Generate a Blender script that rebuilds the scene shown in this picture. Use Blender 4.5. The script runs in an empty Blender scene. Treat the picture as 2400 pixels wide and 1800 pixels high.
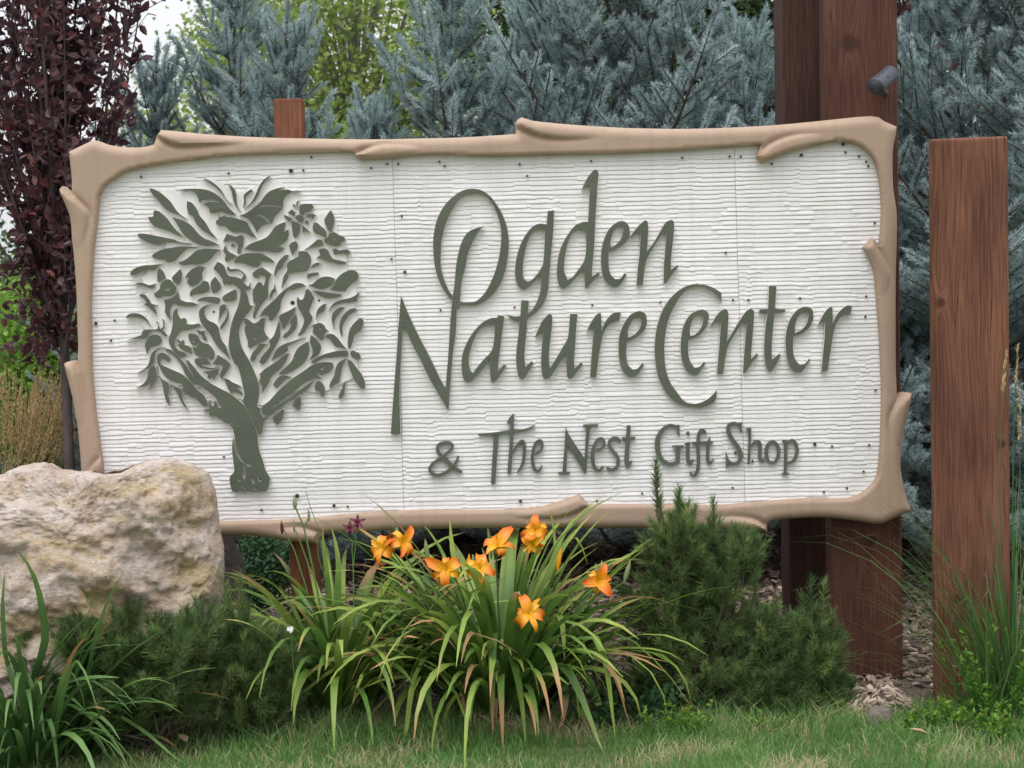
import bpy, math, random
import numpy as np
from mathutils import Vector, Matrix, noise as mnoise

random.seed(11)
RS = np.random.RandomState(5)
scene = bpy.context.scene
col = scene.collection
R = math.radians

# ------------------------------------------------------------------ camera
FPX = 4000.0            # focal length in pixels of the 2400 px wide photograph
PITCH = math.atan(288 / FPX)
ROLL = 0.0255
CAM = Vector((0, 0, 1.5))
_r0 = Vector((1, 0, 0))
_f0 = Vector((0, math.cos(PITCH), -math.sin(PITCH)))
_u0 = Vector((0, math.sin(PITCH), math.cos(PITCH)))
CR = _r0 * math.cos(ROLL) - _u0 * math.sin(ROLL)
CU = _u0 * math.cos(ROLL) + _r0 * math.sin(ROLL)
cam_data = bpy.data.cameras.new('camera')
cam = bpy.data.objects.new('camera', cam_data)
col.objects.link(cam)
rot = Matrix((CR, CU, -_f0)).transposed()
cam.matrix_world = Matrix.Translation(CAM) @ rot.to_4x4()
cam_data.sensor_width = 36
cam_data.lens = 36 * FPX / 2400
cam_data.clip_end = 2000
cam_data.dof.use_dof = True
cam_data.dof.focus_distance = 5.8
cam_data.dof.aperture_fstop = 9.0
scene.camera = cam

# ------------------------------------------------------------------ overcast daylight
SUN_EL, SUN_AZ = R(66), R(200)
world = bpy.data.worlds.new('World'); scene.world = world; world.use_nodes = True
nt = world.node_tree; nt.nodes.clear()
wo = nt.nodes.new('ShaderNodeOutputWorld'); bg = nt.nodes.new('ShaderNodeBackground')
sky = nt.nodes.new('ShaderNodeTexSky'); sky.sky_type = 'NISHITA'; sky.sun_disc = False
sky.sun_elevation = SUN_EL; sky.sun_rotation = SUN_AZ; sky.dust_density = 4; sky.air_density = 1.0
hs = nt.nodes.new('ShaderNodeHueSaturation'); hs.inputs['Saturation'].default_value = 0.15
tc = nt.nodes.new('ShaderNodeTexCoord'); sx = nt.nodes.new('ShaderNodeSeparateXYZ')
mr = nt.nodes.new('ShaderNodeMapRange')
mr.inputs['From Min'].default_value = 0.0; mr.inputs['From Max'].default_value = 1.0
mr.inputs['To Min'].default_value = 7.0; mr.inputs['To Max'].default_value = 17.5
comb = nt.nodes.new('ShaderNodeMixRGB'); comb.blend_type = 'MIX'; comb.inputs['Fac'].default_value = 0.88
cl = nt.nodes.new('ShaderNodeVectorMath'); cl.operation = 'SCALE'
cl.inputs[0].default_value = (0.97, 0.985, 1.03)
nt.links.new(sky.outputs[0], hs.inputs['Color'])
nt.links.new(tc.outputs['Generated'], sx.inputs[0]); nt.links.new(sx.outputs['Z'], mr.inputs['Value'])
nt.links.new(mr.outputs[0], cl.inputs['Scale'])
nt.links.new(hs.outputs[0], comb.inputs['Color1']); nt.links.new(cl.outputs[0], comb.inputs['Color2'])
nt.links.new(comb.outputs[0], bg.inputs['Color']); nt.links.new(bg.outputs[0], wo.inputs['Surface'])
bg.inputs['Strength'].default_value = 0.10
sd = bpy.data.lights.new('sun', 'SUN'); sd.energy = 1.5; sd.angle = R(40); sd.color = (1, 0.97, 0.92)
so = bpy.data.objects.new('sun', sd); col.objects.link(so)
sdir = Vector((math.sin(SUN_AZ) * math.cos(SUN_EL), math.cos(SUN_AZ) * math.cos(SUN_EL), math.sin(SUN_EL)))
so.rotation_euler = (-sdir).to_track_quat('-Z', 'Y').to_euler(); so.location = (0, 0, 8)
scene.view_settings.view_transform = 'Standard'
scene.view_settings.look = 'None'
scene.view_settings.exposure = 0.34
scene.view_settings.gamma = 1.0
scene.view_settings.use_curve_mapping = False


def at(px, py, Y):
    d = _f0 * FPX + CR * (px - 1200) + CU * (900 - py)
    return CAM + d * ((Y - CAM.y) / d.y)


def ground_at(px, py):
    d = _f0 * FPX + CR * (px - 1200) + CU * (900 - py)
    return CAM + d * ((0.0 - CAM.z) / d.z)


# ------------------------------------------------------------------ materials
def newmat(name):
    m = bpy.data.materials.new(name); m.use_nodes = True
    nt = m.node_tree; b = nt.nodes['Principled BSDF']
    return m, nt, b


def N(nt, t, **kw):
    n = nt.nodes.new(t)
    for k, v in kw.items():
        if k in ('operation', 'blend_type', 'data_type', 'wave_type', 'bands_direction', 'feature', 'attribute_name', 'interpolation'):
            setattr(n, k, v)
        else:
            n.inputs[k].default_value = v
    return n


def ramp(nt, stops):
    r = nt.nodes.new('ShaderNodeValToRGB'); e = r.color_ramp.elements
    while len(e) < len(stops): e.new(0.5)
    for i, (p, c) in enumerate(stops):
        e[i].position = p; e[i].color = (*c, 1)
    return r


def foliage_mat(name, stops, rough=0.55, transl=0.25, noise_scale=0, spec=0.3):
    m, nt, b = newmat(name)
    a = N(nt, 'ShaderNodeAttribute', attribute_name='tint')
    r = ramp(nt, stops)
    nt.links.new(a.outputs['Fac'], r.inputs[0])
    out = r.outputs[0]
    nt.links.new(out, b.inputs['Base Color'])
    b.inputs['Roughness'].default_value = rough
    b.inputs['Specular IOR Level'].default_value = spec
    t = nt.nodes.new('ShaderNodeBsdfTranslucent'); nt.links.new(out, t.inputs[0])
    mx = nt.nodes.new('ShaderNodeMixShader'); mx.inputs[0].default_value = transl
    nt.links.new(b.outputs[0], mx.inputs[1]); nt.links.new(t.outputs[0], mx.inputs[2])
    nt.links.new(mx.outputs[0], nt.nodes['Material Output'].inputs[0])
    return m


def bark_mat(name, c1, c2, scale=25):
    m, nt, b = newmat(name)
    tc = nt.nodes.new('ShaderNodeTexCoord')
    n = N(nt, 'ShaderNodeTexNoise', Scale=scale, Detail=6)
    mp = nt.nodes.new('ShaderNodeMapping'); mp.inputs['Scale'].default_value = (1, 1, 0.3)
    nt.links.new(tc.outputs['Object'], mp.inputs[0]); nt.links.new(mp.outputs[0], n.inputs['Vector'])
    r = ramp(nt, [(0.3, c1), (0.7, c2)]); nt.links.new(n.outputs[0], r.inputs[0])
    nt.links.new(r.outputs[0], b.inputs['Base Color']); b.inputs['Roughness'].default_value = 0.85
    bp = N(nt, 'ShaderNodeBump', Strength=0.6, Distance=0.01)
    nt.links.new(n.outputs[0], bp.inputs['Height']); nt.links.new(bp.outputs[0], b.inputs['Normal'])
    return m


def wood_mat(name, c_dark, c_mid, c_light, seed=0.0, knots=(), gs=1.0):
    """Stained sawn timber: long vertical grain that bends round knots, all in object space."""
    m, nt, b = newmat(name)
    tc = nt.nodes.new('ShaderNodeTexCoord')
    sp = nt.nodes.new('ShaderNodeSeparateXYZ'); nt.links.new(tc.outputs['Object'], sp.inputs[0])
    L = nt.links.new
    nz = N(nt, 'ShaderNodeTexNoise', Scale=1.0, Detail=2)
    mp = nt.nodes.new('ShaderNodeMapping'); mp.inputs['Scale'].default_value = (3, 3, 1.1); mp.inputs['Location'].default_value = (seed, seed, seed)
    L(tc.outputs['Object'], mp.inputs[0]); L(mp.outputs[0], nz.inputs['Vector'])
    def math_(op, a, bb=None, c=None):
        n = nt.nodes.new('ShaderNodeMath'); n.operation = op
        for i, v in enumerate((a, bb, c)):
            if v is None: continue
            if isinstance(v, (int, float)): n.inputs[i].default_value = v
            else: L(v, n.inputs[i])
        return n.outputs[0]
    xw = math_('MULTIPLY_ADD', nz.outputs[0], 0.07, sp.outputs['X'])
    xw = math_('MULTIPLY_ADD', sp.outputs['Y'], 0.7, xw)
    kd = None
    for (kx, kz, ks) in knots:
        dx = math_('SUBTRACT', sp.outputs['X'], kx); dz = math_('SUBTRACT', sp.outputs['Z'], kz)
        dz2 = math_('MULTIPLY', dz, 0.33)
        d = math_('SQRT', math_('ADD', math_('MULTIPLY', dx, dx), math_('MULTIPLY', dz2, dz2)))
        inv = math_('DIVIDE', ks * 0.35, math_('ADD', d, ks * 0.9))
        xw = math_('ADD', xw, math_('MULTIPLY', math_('MULTIPLY', inv, inv), math_('MULTIPLY', math_('SIGN', dx), 0.35)))
        dr = math_('SQRT', math_('ADD', math_('MULTIPLY', dx, dx), math_('MULTIPLY', dz, dz)))
        km = nt.nodes.new('ShaderNodeMapRange'); km.inputs['From Min'].default_value = ks * 0.55; km.inputs['From Max'].default_value = ks * 1.1
        km.inputs['To Min'].default_value = 1; km.inputs['To Max'].default_value = 0
        L(dr, km.inputs[0])
        kd = km.outputs[0] if kd is None else math_('MAXIMUM', kd, km.outputs[0])
    cv = nt.nodes.new('ShaderNodeCombineXYZ'); L(xw, cv.inputs[0]); L(math_('MULTIPLY', sp.outputs['Z'], 0.035), cv.inputs[2])
    g = N(nt, 'ShaderNodeTexNoise', Scale=190.0 * gs, Detail=3, Roughness=0.6); L(cv.outputs[0], g.inputs['Vector'])
    g2 = N(nt, 'ShaderNodeTexNoise', Scale=14.0, Detail=3); L(cv.outputs[0], g2.inputs['Vector'])
    mixv = math_('ADD', math_('MULTIPLY', g.outputs[0], 0.68), math_('MULTIPLY', g2.outputs[0], 0.32))
    r = ramp(nt, [(0.38, c_dark), (0.5, c_mid), (0.63, c_light)]); L(mixv, r.inputs[0])
    # weathering blotches
    bn = N(nt, 'ShaderNodeTexNoise', Scale=2.2, Detail=4)
    L(mp.outputs[0], bn.inputs['Vector'])
    br = ramp(nt, [(0.35, (0.72, 0.70, 0.72)), (0.65, (1.12, 1.05, 1.0))]); L(bn.outputs[0], br.inputs[0])
    mul = N(nt, 'ShaderNodeMixRGB', blend_type='MULTIPLY', Fac=1.0); L(r.outputs[0], mul.inputs[1]); L(br.outputs[0], mul.inputs[2])
    ck = N(nt, 'ShaderNodeTexNoise', Scale=38.0, Detail=1); L(cv.outputs[0], ck.inputs['Vector'])
    cm = ramp(nt, [(0.44, (1, 1, 1)), (0.452, (0.30, 0.26, 0.25)), (0.464, (1, 1, 1))]); L(ck.outputs[0], cm.inputs[0])
    gate = ramp(nt, [(0.50, (0, 0, 0)), (0.60, (1, 1, 1))]); L(bn.outputs[0], gate.inputs[0])
    mc = N(nt, 'ShaderNodeMixRGB', blend_type='MULTIPLY'); L(gate.outputs[0], mc.inputs[0]); L(mul.outputs[0], mc.inputs[1]); L(cm.outputs[0], mc.inputs[2])
    outc = mc.outputs[0]
    if kd is not None:
        mk = N(nt, 'ShaderNodeMixRGB', blend_type='MIX'); L(math_('MULTIPLY', kd, 0.8), mk.inputs[0]); L(outc, mk.inputs[1])
        mk.inputs[2].default_value = (c_dark[0] * 0.6, c_dark[1] * 0.55, c_dark[2] * 0.5, 1); outc = mk.outputs[0]
    L(outc, b.inputs['Base Color']); b.inputs['Roughness'].default_value = 0.72
    b.inputs['Specular IOR Level'].default_value = 0.25
    bp = N(nt, 'ShaderNodeBump', Strength=0.5, Distance=0.004); L(g.outputs[0], bp.inputs['Height']); L(bp.outputs[0], b.inputs['Normal'])
    return m


def paint_mat(name, c, rough=0.5, var=0.06, scale=6, bump=0.15, bscale=60, spec=0.35, dirt=None):
    m, nt, b = newmat(name); L = nt.links.new
    tc = nt.nodes.new('ShaderNodeTexCoord')
    n = N(nt, 'ShaderNodeTexNoise', Scale=scale, Detail=5); L(tc.outputs['Object'], n.inputs['Vector'])
    lo = tuple(x * (1 - var) for x in c); hi = tuple(min(1, x * (1 + var)) for x in c)
    r = ramp(nt, [(0.3, lo), (0.7, hi)]); L(n.outputs[0], r.inputs[0])
    out = r.outputs[0]
    if dirt:
        dn = N(nt, 'ShaderNodeTexNoise', Scale=9, Detail=8, Roughness=0.7)
        mp = nt.nodes.new('ShaderNodeMapping'); mp.inputs['Scale'].default_value = (0.6, 1, 1.8)
        L(tc.outputs['Object'], mp.inputs[0]); L(mp.outputs[0], dn.inputs['Vector'])
        dr = ramp(nt, [(0.55, (0, 0, 0)), (0.8, (1, 1, 1))]); L(dn.outputs[0], dr.inputs[0])
        mx = N(nt, 'ShaderNodeMixRGB', blend_type='MIX'); L(dr.outputs[0], mx.inputs[0]); L(out, mx.inputs[1])
        mx.inputs[2].default_value = (*dirt, 1); out = mx.outputs[0]
    L(out, b.inputs['Base Color']); b.inputs['Roughness'].default_value = rough
    b.inputs['Specular IOR Level'].default_value = spec
    n2 = N(nt, 'ShaderNodeTexNoise', Scale=bscale, Detail=4); L(tc.outputs['Object'], n2.inputs['Vector'])
    bp = N(nt, 'ShaderNodeBump', Strength=bump, Distance=0.003); L(n2.outputs[0], bp.inputs['Height']); L(bp.outputs[0], b.inputs['Normal'])
    return m


def add_streaks(m, lo):
    nt = m.node_tree; b = nt.nodes['Principled BSDF']; src = b.inputs['Base Color'].links[0].from_socket
    tc = nt.nodes.new('ShaderNodeTexCoord'); mp = nt.nodes.new('ShaderNodeMapping'); mp.inputs['Scale'].default_value = (26, 1, 1.3)
    n = N(nt, 'ShaderNodeTexNoise', Scale=1.0, Detail=6, Roughness=0.65); nt.links.new(tc.outputs['Object'], mp.inputs[0]); nt.links.new(mp.outputs[0], n.inputs['Vector'])
    r = ramp(nt, [(0.36, lo), (0.52, (1, 1, 1))]); nt.links.new(n.outputs[0], r.inputs[0])
    mu = N(nt, 'ShaderNodeMixRGB', blend_type='MULTIPLY', Fac=1.0); nt.links.new(src, mu.inputs[1]); nt.links.new(r.outputs[0], mu.inputs[2]); nt.links.new(mu.outputs[0], b.inputs['Base Color'])


M_white = paint_mat('sign_white', (0.705, 0.69, 0.695), 0.55, 0.03, 3, 0.15, 120, dirt=(0.70, 0.69, 0.60))
M_green = paint_mat('sign_green', (0.088, 0.103, 0.074), 0.6, 0.14, 7, 0.4, 120, dirt=(0.125, 0.14, 0.11))
M_greenside = M_green
M_carve = paint_mat('sign_carved_white', (0.66, 0.65, 0.58), 0.6, 0.05, 8, 0.1, 90)
M_tan = paint_mat('frame_tan', (0.385, 0.28, 0.208), 0.6, 0.05, 5, 0.22, 70, spec=0.25, dirt=(0.345, 0.25, 0.185))
add_streaks(M_white, (0.945, 0.94, 0.915)); add_streaks(M_tan, (0.94, 0.925, 0.90))
M_nail = paint_mat('nail_dark', (0.035, 0.032, 0.03), 0.5)
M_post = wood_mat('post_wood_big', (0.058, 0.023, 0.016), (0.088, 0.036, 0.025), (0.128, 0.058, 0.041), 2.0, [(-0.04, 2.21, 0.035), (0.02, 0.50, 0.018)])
M_postrear = wood_mat('post_wood_rear', (0.035, 0.016, 0.012), (0.055, 0.025, 0.019), (0.085, 0.040, 0.031), 7.0)  # base tones lowered: the deep shade behind the sign is put into the colour
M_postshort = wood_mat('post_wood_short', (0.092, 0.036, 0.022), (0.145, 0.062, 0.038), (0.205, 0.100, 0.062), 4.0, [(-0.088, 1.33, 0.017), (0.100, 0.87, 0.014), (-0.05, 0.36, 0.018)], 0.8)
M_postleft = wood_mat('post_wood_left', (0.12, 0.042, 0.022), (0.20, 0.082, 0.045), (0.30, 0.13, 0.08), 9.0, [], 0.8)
M_bark = bark_mat('bark_brown', (0.05, 0.035, 0.028), (0.13, 0.10, 0.08))
M_barkp = bark_mat('bark_plum', (0.035, 0.026, 0.026), (0.11, 0.085, 0.08))
M_barkg = bark_mat('bark_grey', (0.14, 0.13, 0.11), (0.30, 0.28, 0.24))
M_twig = bark_mat('spruce_twig', (0.10, 0.065, 0.045), (0.17, 0.115, 0.08), 60)
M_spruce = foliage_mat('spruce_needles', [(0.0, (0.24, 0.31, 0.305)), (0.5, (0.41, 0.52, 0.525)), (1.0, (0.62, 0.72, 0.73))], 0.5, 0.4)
M_mugo = foliage_mat('mugo_needles', [(0.0, (0.065, 0.12, 0.045)), (0.55, (0.14, 0.225, 0.075)), (1.0, (0.30, 0.40, 0.13))], 0.45, 0.3)
M_plum = foliage_mat('plum_leaves', [(0.0, (0.065, 0.032, 0.042)), (0.6, (0.135, 0.056, 0.062)), (1.0, (0.29, 0.09, 0.075))], 0.4, 0.3, spec=0.5)
M_cotton = foliage_mat('cottonwood_leaves', [(0.0, (0.14, 0.22, 0.045)), (0.6, (0.29, 0.39, 0.10)), (1.0, (0.46, 0.53, 0.23))], 0.5, 0.45)
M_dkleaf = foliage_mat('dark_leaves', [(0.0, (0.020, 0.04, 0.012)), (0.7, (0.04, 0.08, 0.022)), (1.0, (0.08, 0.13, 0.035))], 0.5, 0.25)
M_shrub = foliage_mat('shrub_leaves', [(0.0, (0.09, 0.19, 0.03)), (0.6, (0.20, 0.36, 0.055)), (1.0, (0.36, 0.52, 0.11))], 0.5, 0.45)
M_grass = foliage_mat('lawn_grass', [(0.0, (0.09, 0.20, 0.055)), (0.5, (0.165, 0.34, 0.09)), (0.8, (0.32, 0.46, 0.17)), (0.88, (0.48, 0.41, 0.24)), (1.0, (0.62, 0.54, 0.35))], 0.5, 0.45)
M_reed = foliage_mat('reed_blades', [(0.0, (0.05, 0.12, 0.035)), (0.7, (0.10, 0.19, 0.055)), (1.0, (0.22, 0.27, 0.10))], 0.5, 0.3)
M_plume = foliage_mat('reed_plumes', [(0.0, (0.50, 0.35, 0.17)), (1.0, (0.82, 0.63, 0.37))], 0.8, 0.35)
M_weed = foliage_mat('weed_leaves', [(0.0, (0.04, 0.12, 0.02)), (0.6, (0.10, 0.24, 0.03)), (1.0, (0.28, 0.38, 0.05))], 0.5, 0.35)
M_cover = foliage_mat('cover_leaves', [(0.0, (0.018, 0.05, 0.02)), (0.7, (0.04, 0.10, 0.035)), (1.0, (0.08, 0.16, 0.06))], 0.5, 0.2)
M_chip = foliage_mat('wood_chips', [(0.0, (0.07, 0.045, 0.035)), (0.6, (0.20, 0.145, 0.115)), (1.0, (0.45, 0.36, 0.29))], 0.9, 0.0)


def leaf_mat(name, base, tipc, brown):
    m, nt, b = newmat(name); L = nt.links.new
    a = N(nt, 'ShaderNodeAttribute', attribute_name='along')
    br = N(nt, 'ShaderNodeAttribute', attribute_name='tint')
    oi = nt.nodes.new('ShaderNodeObjectInfo')
    r = ramp(nt, [(0.0, tuple(x * 0.7 for x in base)), (0.55, base), (1.0, tipc)])
    ad = N(nt, 'ShaderNodeMath', operation='MULTIPLY_ADD'); L(oi.outputs['Random'], ad.inputs[0]); ad.inputs[1].default_value = 0.55; ad.inputs[2].default_value = -0.25
    s = N(nt, 'ShaderNodeMath', operation='ADD'); L(a.outputs['Fac'], s.inputs[0]); L(ad.outputs[0], s.inputs[1])
    L(s.outputs[0], r.inputs[0])
    bs = N(nt, 'ShaderNodeMath', operation='ADD'); L(a.outputs['Fac'], bs.inputs[0]); L(br.outputs['Fac'], bs.inputs[1])
    rr = ramp(nt, [(0.97, (0, 0, 0)), (1.0, (1, 1, 1))])
    bm = N(nt, 'ShaderNodeMapRange'); bm.inputs['From Min'].default_value = 1.0; bm.inputs['From Max'].default_value = 1.12
    L(bs.outputs[0], bm.inputs[0])
    mx = N(nt, 'ShaderNodeMixRGB', blend_type='MIX'); L(bm.outputs[0], mx.inputs[0]); L(r.outputs[0], mx.inputs[1]); mx.inputs[2].default_value = (*brown, 1)
    tc = nt.nodes.new('ShaderNodeTexCoord'); n = N(nt, 'ShaderNodeTexNoise', Scale=14, Detail=3); L(tc.outputs['Object'], n.inputs['Vector'])
    nr = ramp(nt, [(0.3, (0.8, 0.8, 0.8)), (0.7, (1.15, 1.12, 1.0))]); L(n.outputs[0], nr.inputs[0])
    mu = N(nt, 'ShaderNodeMixRGB', blend_type='MULTIPLY', Fac=1.0); L(mx.outputs[0], mu.inputs[1]); L(nr.outputs[0], mu.inputs[2])
    L(mu.outputs[0], b.inputs['Base Color']); b.inputs['Roughness'].default_value = 0.45; b.inputs['Specular IOR Level'].default_value = 0.35
    t = nt.nodes.new('ShaderNodeBsdfTranslucent'); L(mu.outputs[0], t.inputs[0])
    ms = nt.nodes.new('ShaderNodeMixShader'); ms.inputs[0].default_value = 0.3
    L(b.outputs[0], ms.inputs[1]); L(t.outputs[0], ms.inputs[2]); L(ms.outputs[0], nt.nodes['Material Output'].inputs[0])
    return m


M_lily = leaf_mat('daylily_leaf', (0.11, 0.215, 0.045), (0.33, 0.43, 0.10), (0.48, 0.28, 0.15))
M_lilyd = leaf_mat('daylily_leaf_dark', (0.07, 0.155, 0.045), (0.15, 0.27, 0.085), (0.30, 0.19, 0.09))
M_stem = paint_mat('flower_stem', (0.10, 0.19, 0.05), 0.5)
M_petal, _nt, _b = newmat('petal_orange')
_a = N(_nt, 'ShaderNodeAttribute', attribute_name='along')
_r = ramp(_nt, [(0.0, (0.70, 0.36, 0.01)), (0.30, (0.73, 0.31, 0.008)), (0.62, (0.70, 0.17, 0.006)), (1.0, (0.64, 0.105, 0.006))])
_nt.links.new(_a.outputs['Fac'], _r.inputs[0]); _nt.links.new(_r.outputs[0], _b.inputs['Base Color']); _b.inputs['Roughness'].default_value = 0.5
M_petaly, _nt, _b = newmat('petal_yellow')
_a = N(_nt, 'ShaderNodeAttribute', attribute_name='along')
_r = ramp(_nt, [(0.0, (0.70, 0.40, 0.01)), (0.6, (0.74, 0.33, 0.01)), (1.0, (0.70, 0.22, 0.01))])
_nt.links.new(_a.outputs['Fac'], _r.inputs[0]); _nt.links.new(_r.outputs[0], _b.inputs['Base Color']); _b.inputs['Roughness'].default_value = 0.5
M_maroon = paint_mat('petal_maroon', (0.10, 0.012, 0.03), 0.5)
M_bud = paint_mat('bud_green', (0.22, 0.27, 0.12), 0.5)
M_lamp = paint_mat('lamp_grey', (0.060, 0.065, 0.078), 0.45, 0.05)
M_lampin = paint_mat('lamp_dark', (0.006, 0.006, 0.007), 0.9, spec=0.05)


def rock_mat(name, cols, scale=5.0):
    m, nt, b = newmat(name); L = nt.links.new
    tc = nt.nodes.new('ShaderNodeTexCoord')
    mp = nt.nodes.new('ShaderNodeMapping'); mp.inputs['Rotation'].default_value = (0.3, R(38), 0.2); mp.inputs['Scale'].default_value = (0.7, 1, 1.6)
    L(tc.outputs['Object'], mp.inputs[0])
    n1 = N(nt, 'ShaderNodeTexNoise', Scale=scale * 1.5, Detail=12, Roughness=0.72, Distortion=0.7); L(mp.outputs[0], n1.inputs['Vector'])
    r1 = ramp(nt, [(0.30, cols[0]), (0.43, cols[1]), (0.53, cols[2]), (0.66, cols[3])]); L(n1.outputs[0], r1.inputs[0])
    n2 = N(nt, 'ShaderNodeTexNoise', Scale=scale * 0.55, Detail=7, Roughness=0.65, Distortion=1.2)
    mp2 = nt.nodes.new('ShaderNodeMapping'); mp2.inputs['Location'].default_value = (4, 7, 1); L(mp.outputs[0], mp2.inputs[0]); L(mp2.outputs[0], n2.inputs['Vector'])
    r2 = ramp(nt, [(0.50, (0, 0, 0)), (0.62, (1, 1, 1))]); L(n2.outputs[0], r2.inputs[0])
    mx = N(nt, 'ShaderNodeMixRGB', blend_type='MIX'); L(r2.outputs[0], mx.inputs[0]); L(r1.outputs[0], mx.inputs[1]); mx.inputs[2].default_value = (*cols[4], 1)
    mx0 = mx
    n3 = N(nt, 'ShaderNodeTexNoise', Scale=scale * 14, Detail=10, Roughness=0.78); L(mp.outputs[0], n3.inputs['Vector'])
    r3 = ramp(nt, [(0.34, (0.45, 0.38, 0.32)), (0.47, (0.95, 0.93, 0.9)), (0.68, (1.20, 1.19, 1.18))]); L(n3.outputs[0], r3.inputs[0])
    mu = N(nt, 'ShaderNodeMixRGB', blend_type='MULTIPLY', Fac=1.0); L(mx0.outputs[0], mu.inputs[1]); L(r3.outputs[0], mu.inputs[2])
    L(mu.outputs[0], b.inputs['Base Color']); b.inputs['Roughness'].default_value = 0.85
    bp = N(nt, 'ShaderNodeBump', Strength=1.0, Distance=0.03)
    ad = N(nt, 'ShaderNodeMath', operation='MULTIPLY_ADD'); L(n3.outputs[0], ad.inputs[0]); ad.inputs[1].default_value = 0.35; L(n1.outputs[0], ad.inputs[2])
    L(ad.outputs[0], bp.inputs['Height']); L(bp.outputs[0], b.inputs['Normal'])
    return m


M_rock = rock_mat('boulder_stone', [(0.38, 0.25, 0.18), (0.53, 0.42, 0.34), (0.61, 0.52, 0.475), (0.69, 0.62, 0.585), (0.50, 0.385, 0.23)])
M_rock2 = rock_mat('stone_mauve', [(0.10, 0.075, 0.07), (0.15, 0.11, 0.105), (0.20, 0.155, 0.15), (0.26, 0.21, 0.20), (0.12, 0.09, 0.08)], 8)
M_rock3 = rock_mat('stone_grey', [(0.20, 0.17, 0.16), (0.27, 0.23, 0.22), (0.33, 0.29, 0.28), (0.40, 0.35, 0.34), (0.28, 0.24, 0.20)], 18)


def soil_mat(name, stops, scale):
    m, nt, b = newmat(name); L = nt.links.new
    tc = nt.nodes.new('ShaderNodeTexCoord')
    n = N(nt, 'ShaderNodeTexNoise', Scale=scale, Detail=9, Roughness=0.7); L(tc.outputs['Object'], n.inputs['Vector'])
    r = ramp(nt, stops); L(n.outputs[0], r.inputs[0]); L(r.outputs[0], b.inputs['Base Color']); b.inputs['Roughness'].default_value = 0.95
    bp = N(nt, 'ShaderNodeBump', Strength=0.8, Distance=0.02); L(n.outputs[0], bp.inputs['Height']); L(bp.outputs[0], b.inputs['Normal'])
    return m


M_ground = soil_mat('far_grass', [(0.3, (0.05, 0.08, 0.03)), (0.7, (0.11, 0.15, 0.05))], 3)
M_soil = soil_mat('mulch_soil', [(0.35, (0.035, 0.024, 0.018)), (0.5, (0.10, 0.07, 0.055)), (0.7, (0.22, 0.165, 0.13))], 45)
M_turf = soil_mat('turf_soil', [(0.3, (0.07, 0.09, 0.035)), (0.55, (0.14, 0.15, 0.06)), (0.75, (0.30, 0.25, 0.15))], 25)

# ------------------------------------------------------------------ object helpers
WL = {}


def link(o, parent=None, wloc=(0, 0, 0)):
    wloc = Vector(wloc)
    col.objects.link(o)
    if parent is not None:
        o.parent = parent; o.location = wloc - WL[parent.name]
    else:
        o.location = wloc
    WL[o.name] = wloc
    return o


def tag(o, label=None, cat=None, group=None, kind=None):
    if label: o['label'] = label
    if cat: o['category'] = cat
    if group: o['group'] = group
    if kind: o['kind'] = kind
    return o


def thing(name, label, cat, loc=(0, 0, 0), group=None):
    o = bpy.data.objects.new(name, None); o.empty_display_size = 0.1
    link(o, None, loc); return tag(o, label, cat, group)


def mesh_np(name, V, F, mats, parent=None, origin=(0, 0, 0), tint=None, along=None, mi=None, smooth=False):
    """V (n,3) world coordinates, F (m,k) one polygon size (3 or 4)."""
    V = np.asarray(V, dtype=np.float32) - np.asarray(tuple(origin), dtype=np.float32)
    F = np.asarray(F, dtype=np.int32); k = F.shape[1]
    me = bpy.data.meshes.new(name)
    me.vertices.add(len(V)); me.vertices.foreach_set('co', V.ravel())
    me.loops.add(F.size); me.loops.foreach_set('vertex_index', F.ravel())
    me.polygons.add(len(F)); me.polygons.foreach_set('loop_start', np.arange(0, F.size, k, dtype=np.int32))
    if mi is not None: me.polygons.foreach_set('material_index', np.asarray(mi, dtype=np.int32))
    me.update(calc_edges=True)
    if not isinstance(mats, (list, tuple)): mats = [mats]
    for m in mats: me.materials.append(m)
    for nm, arr in (('tint', tint), ('along', along)):
        if arr is not None:
            a = me.attributes.new(nm, 'FLOAT', 'POINT'); a.data.foreach_set('value', np.asarray(arr, dtype=np.float32))
    me.polygons.foreach_set('use_smooth', np.full(len(F), bool(smooth)))
    o = bpy.data.objects.new(name, me)
    return link(o, parent, origin)


def box(name, x0, x1, y0, y1, z0, z1, mat, parent=None, origin=None, bevel=0.0, lean=(0, 0)):
    import bmesh
    origin = Vector(origin) if origin is not None else Vector(((x0 + x1) / 2, (y0 + y1) / 2, z0))
    bm = bmesh.new()
    bmesh.ops.create_cube(bm, size=1)
    for v in bm.verts:
        t = v.co.z + 0.5
        v.co = Vector((x0 + (v.co.x + .5) * (x1 - x0) + lean[0] * t, y0 + (v.co.y + .5) * (y1 - y0) + lean[1] * t, z0 + t * (z1 - z0))) - origin
    if bevel:
        bmesh.ops.bevel(bm, geom=list(bm.edges), offset=bevel, segments=3, profile=0.6, affect='EDGES')
    me = bpy.data.meshes.new(name); bm.to_mesh(me); bm.free()
    me.materials.append(mat)
    for p in me.polygons: p.use_smooth = False
    o = bpy.data.objects.new(name, me)
    return link(o, parent, origin)


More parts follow.
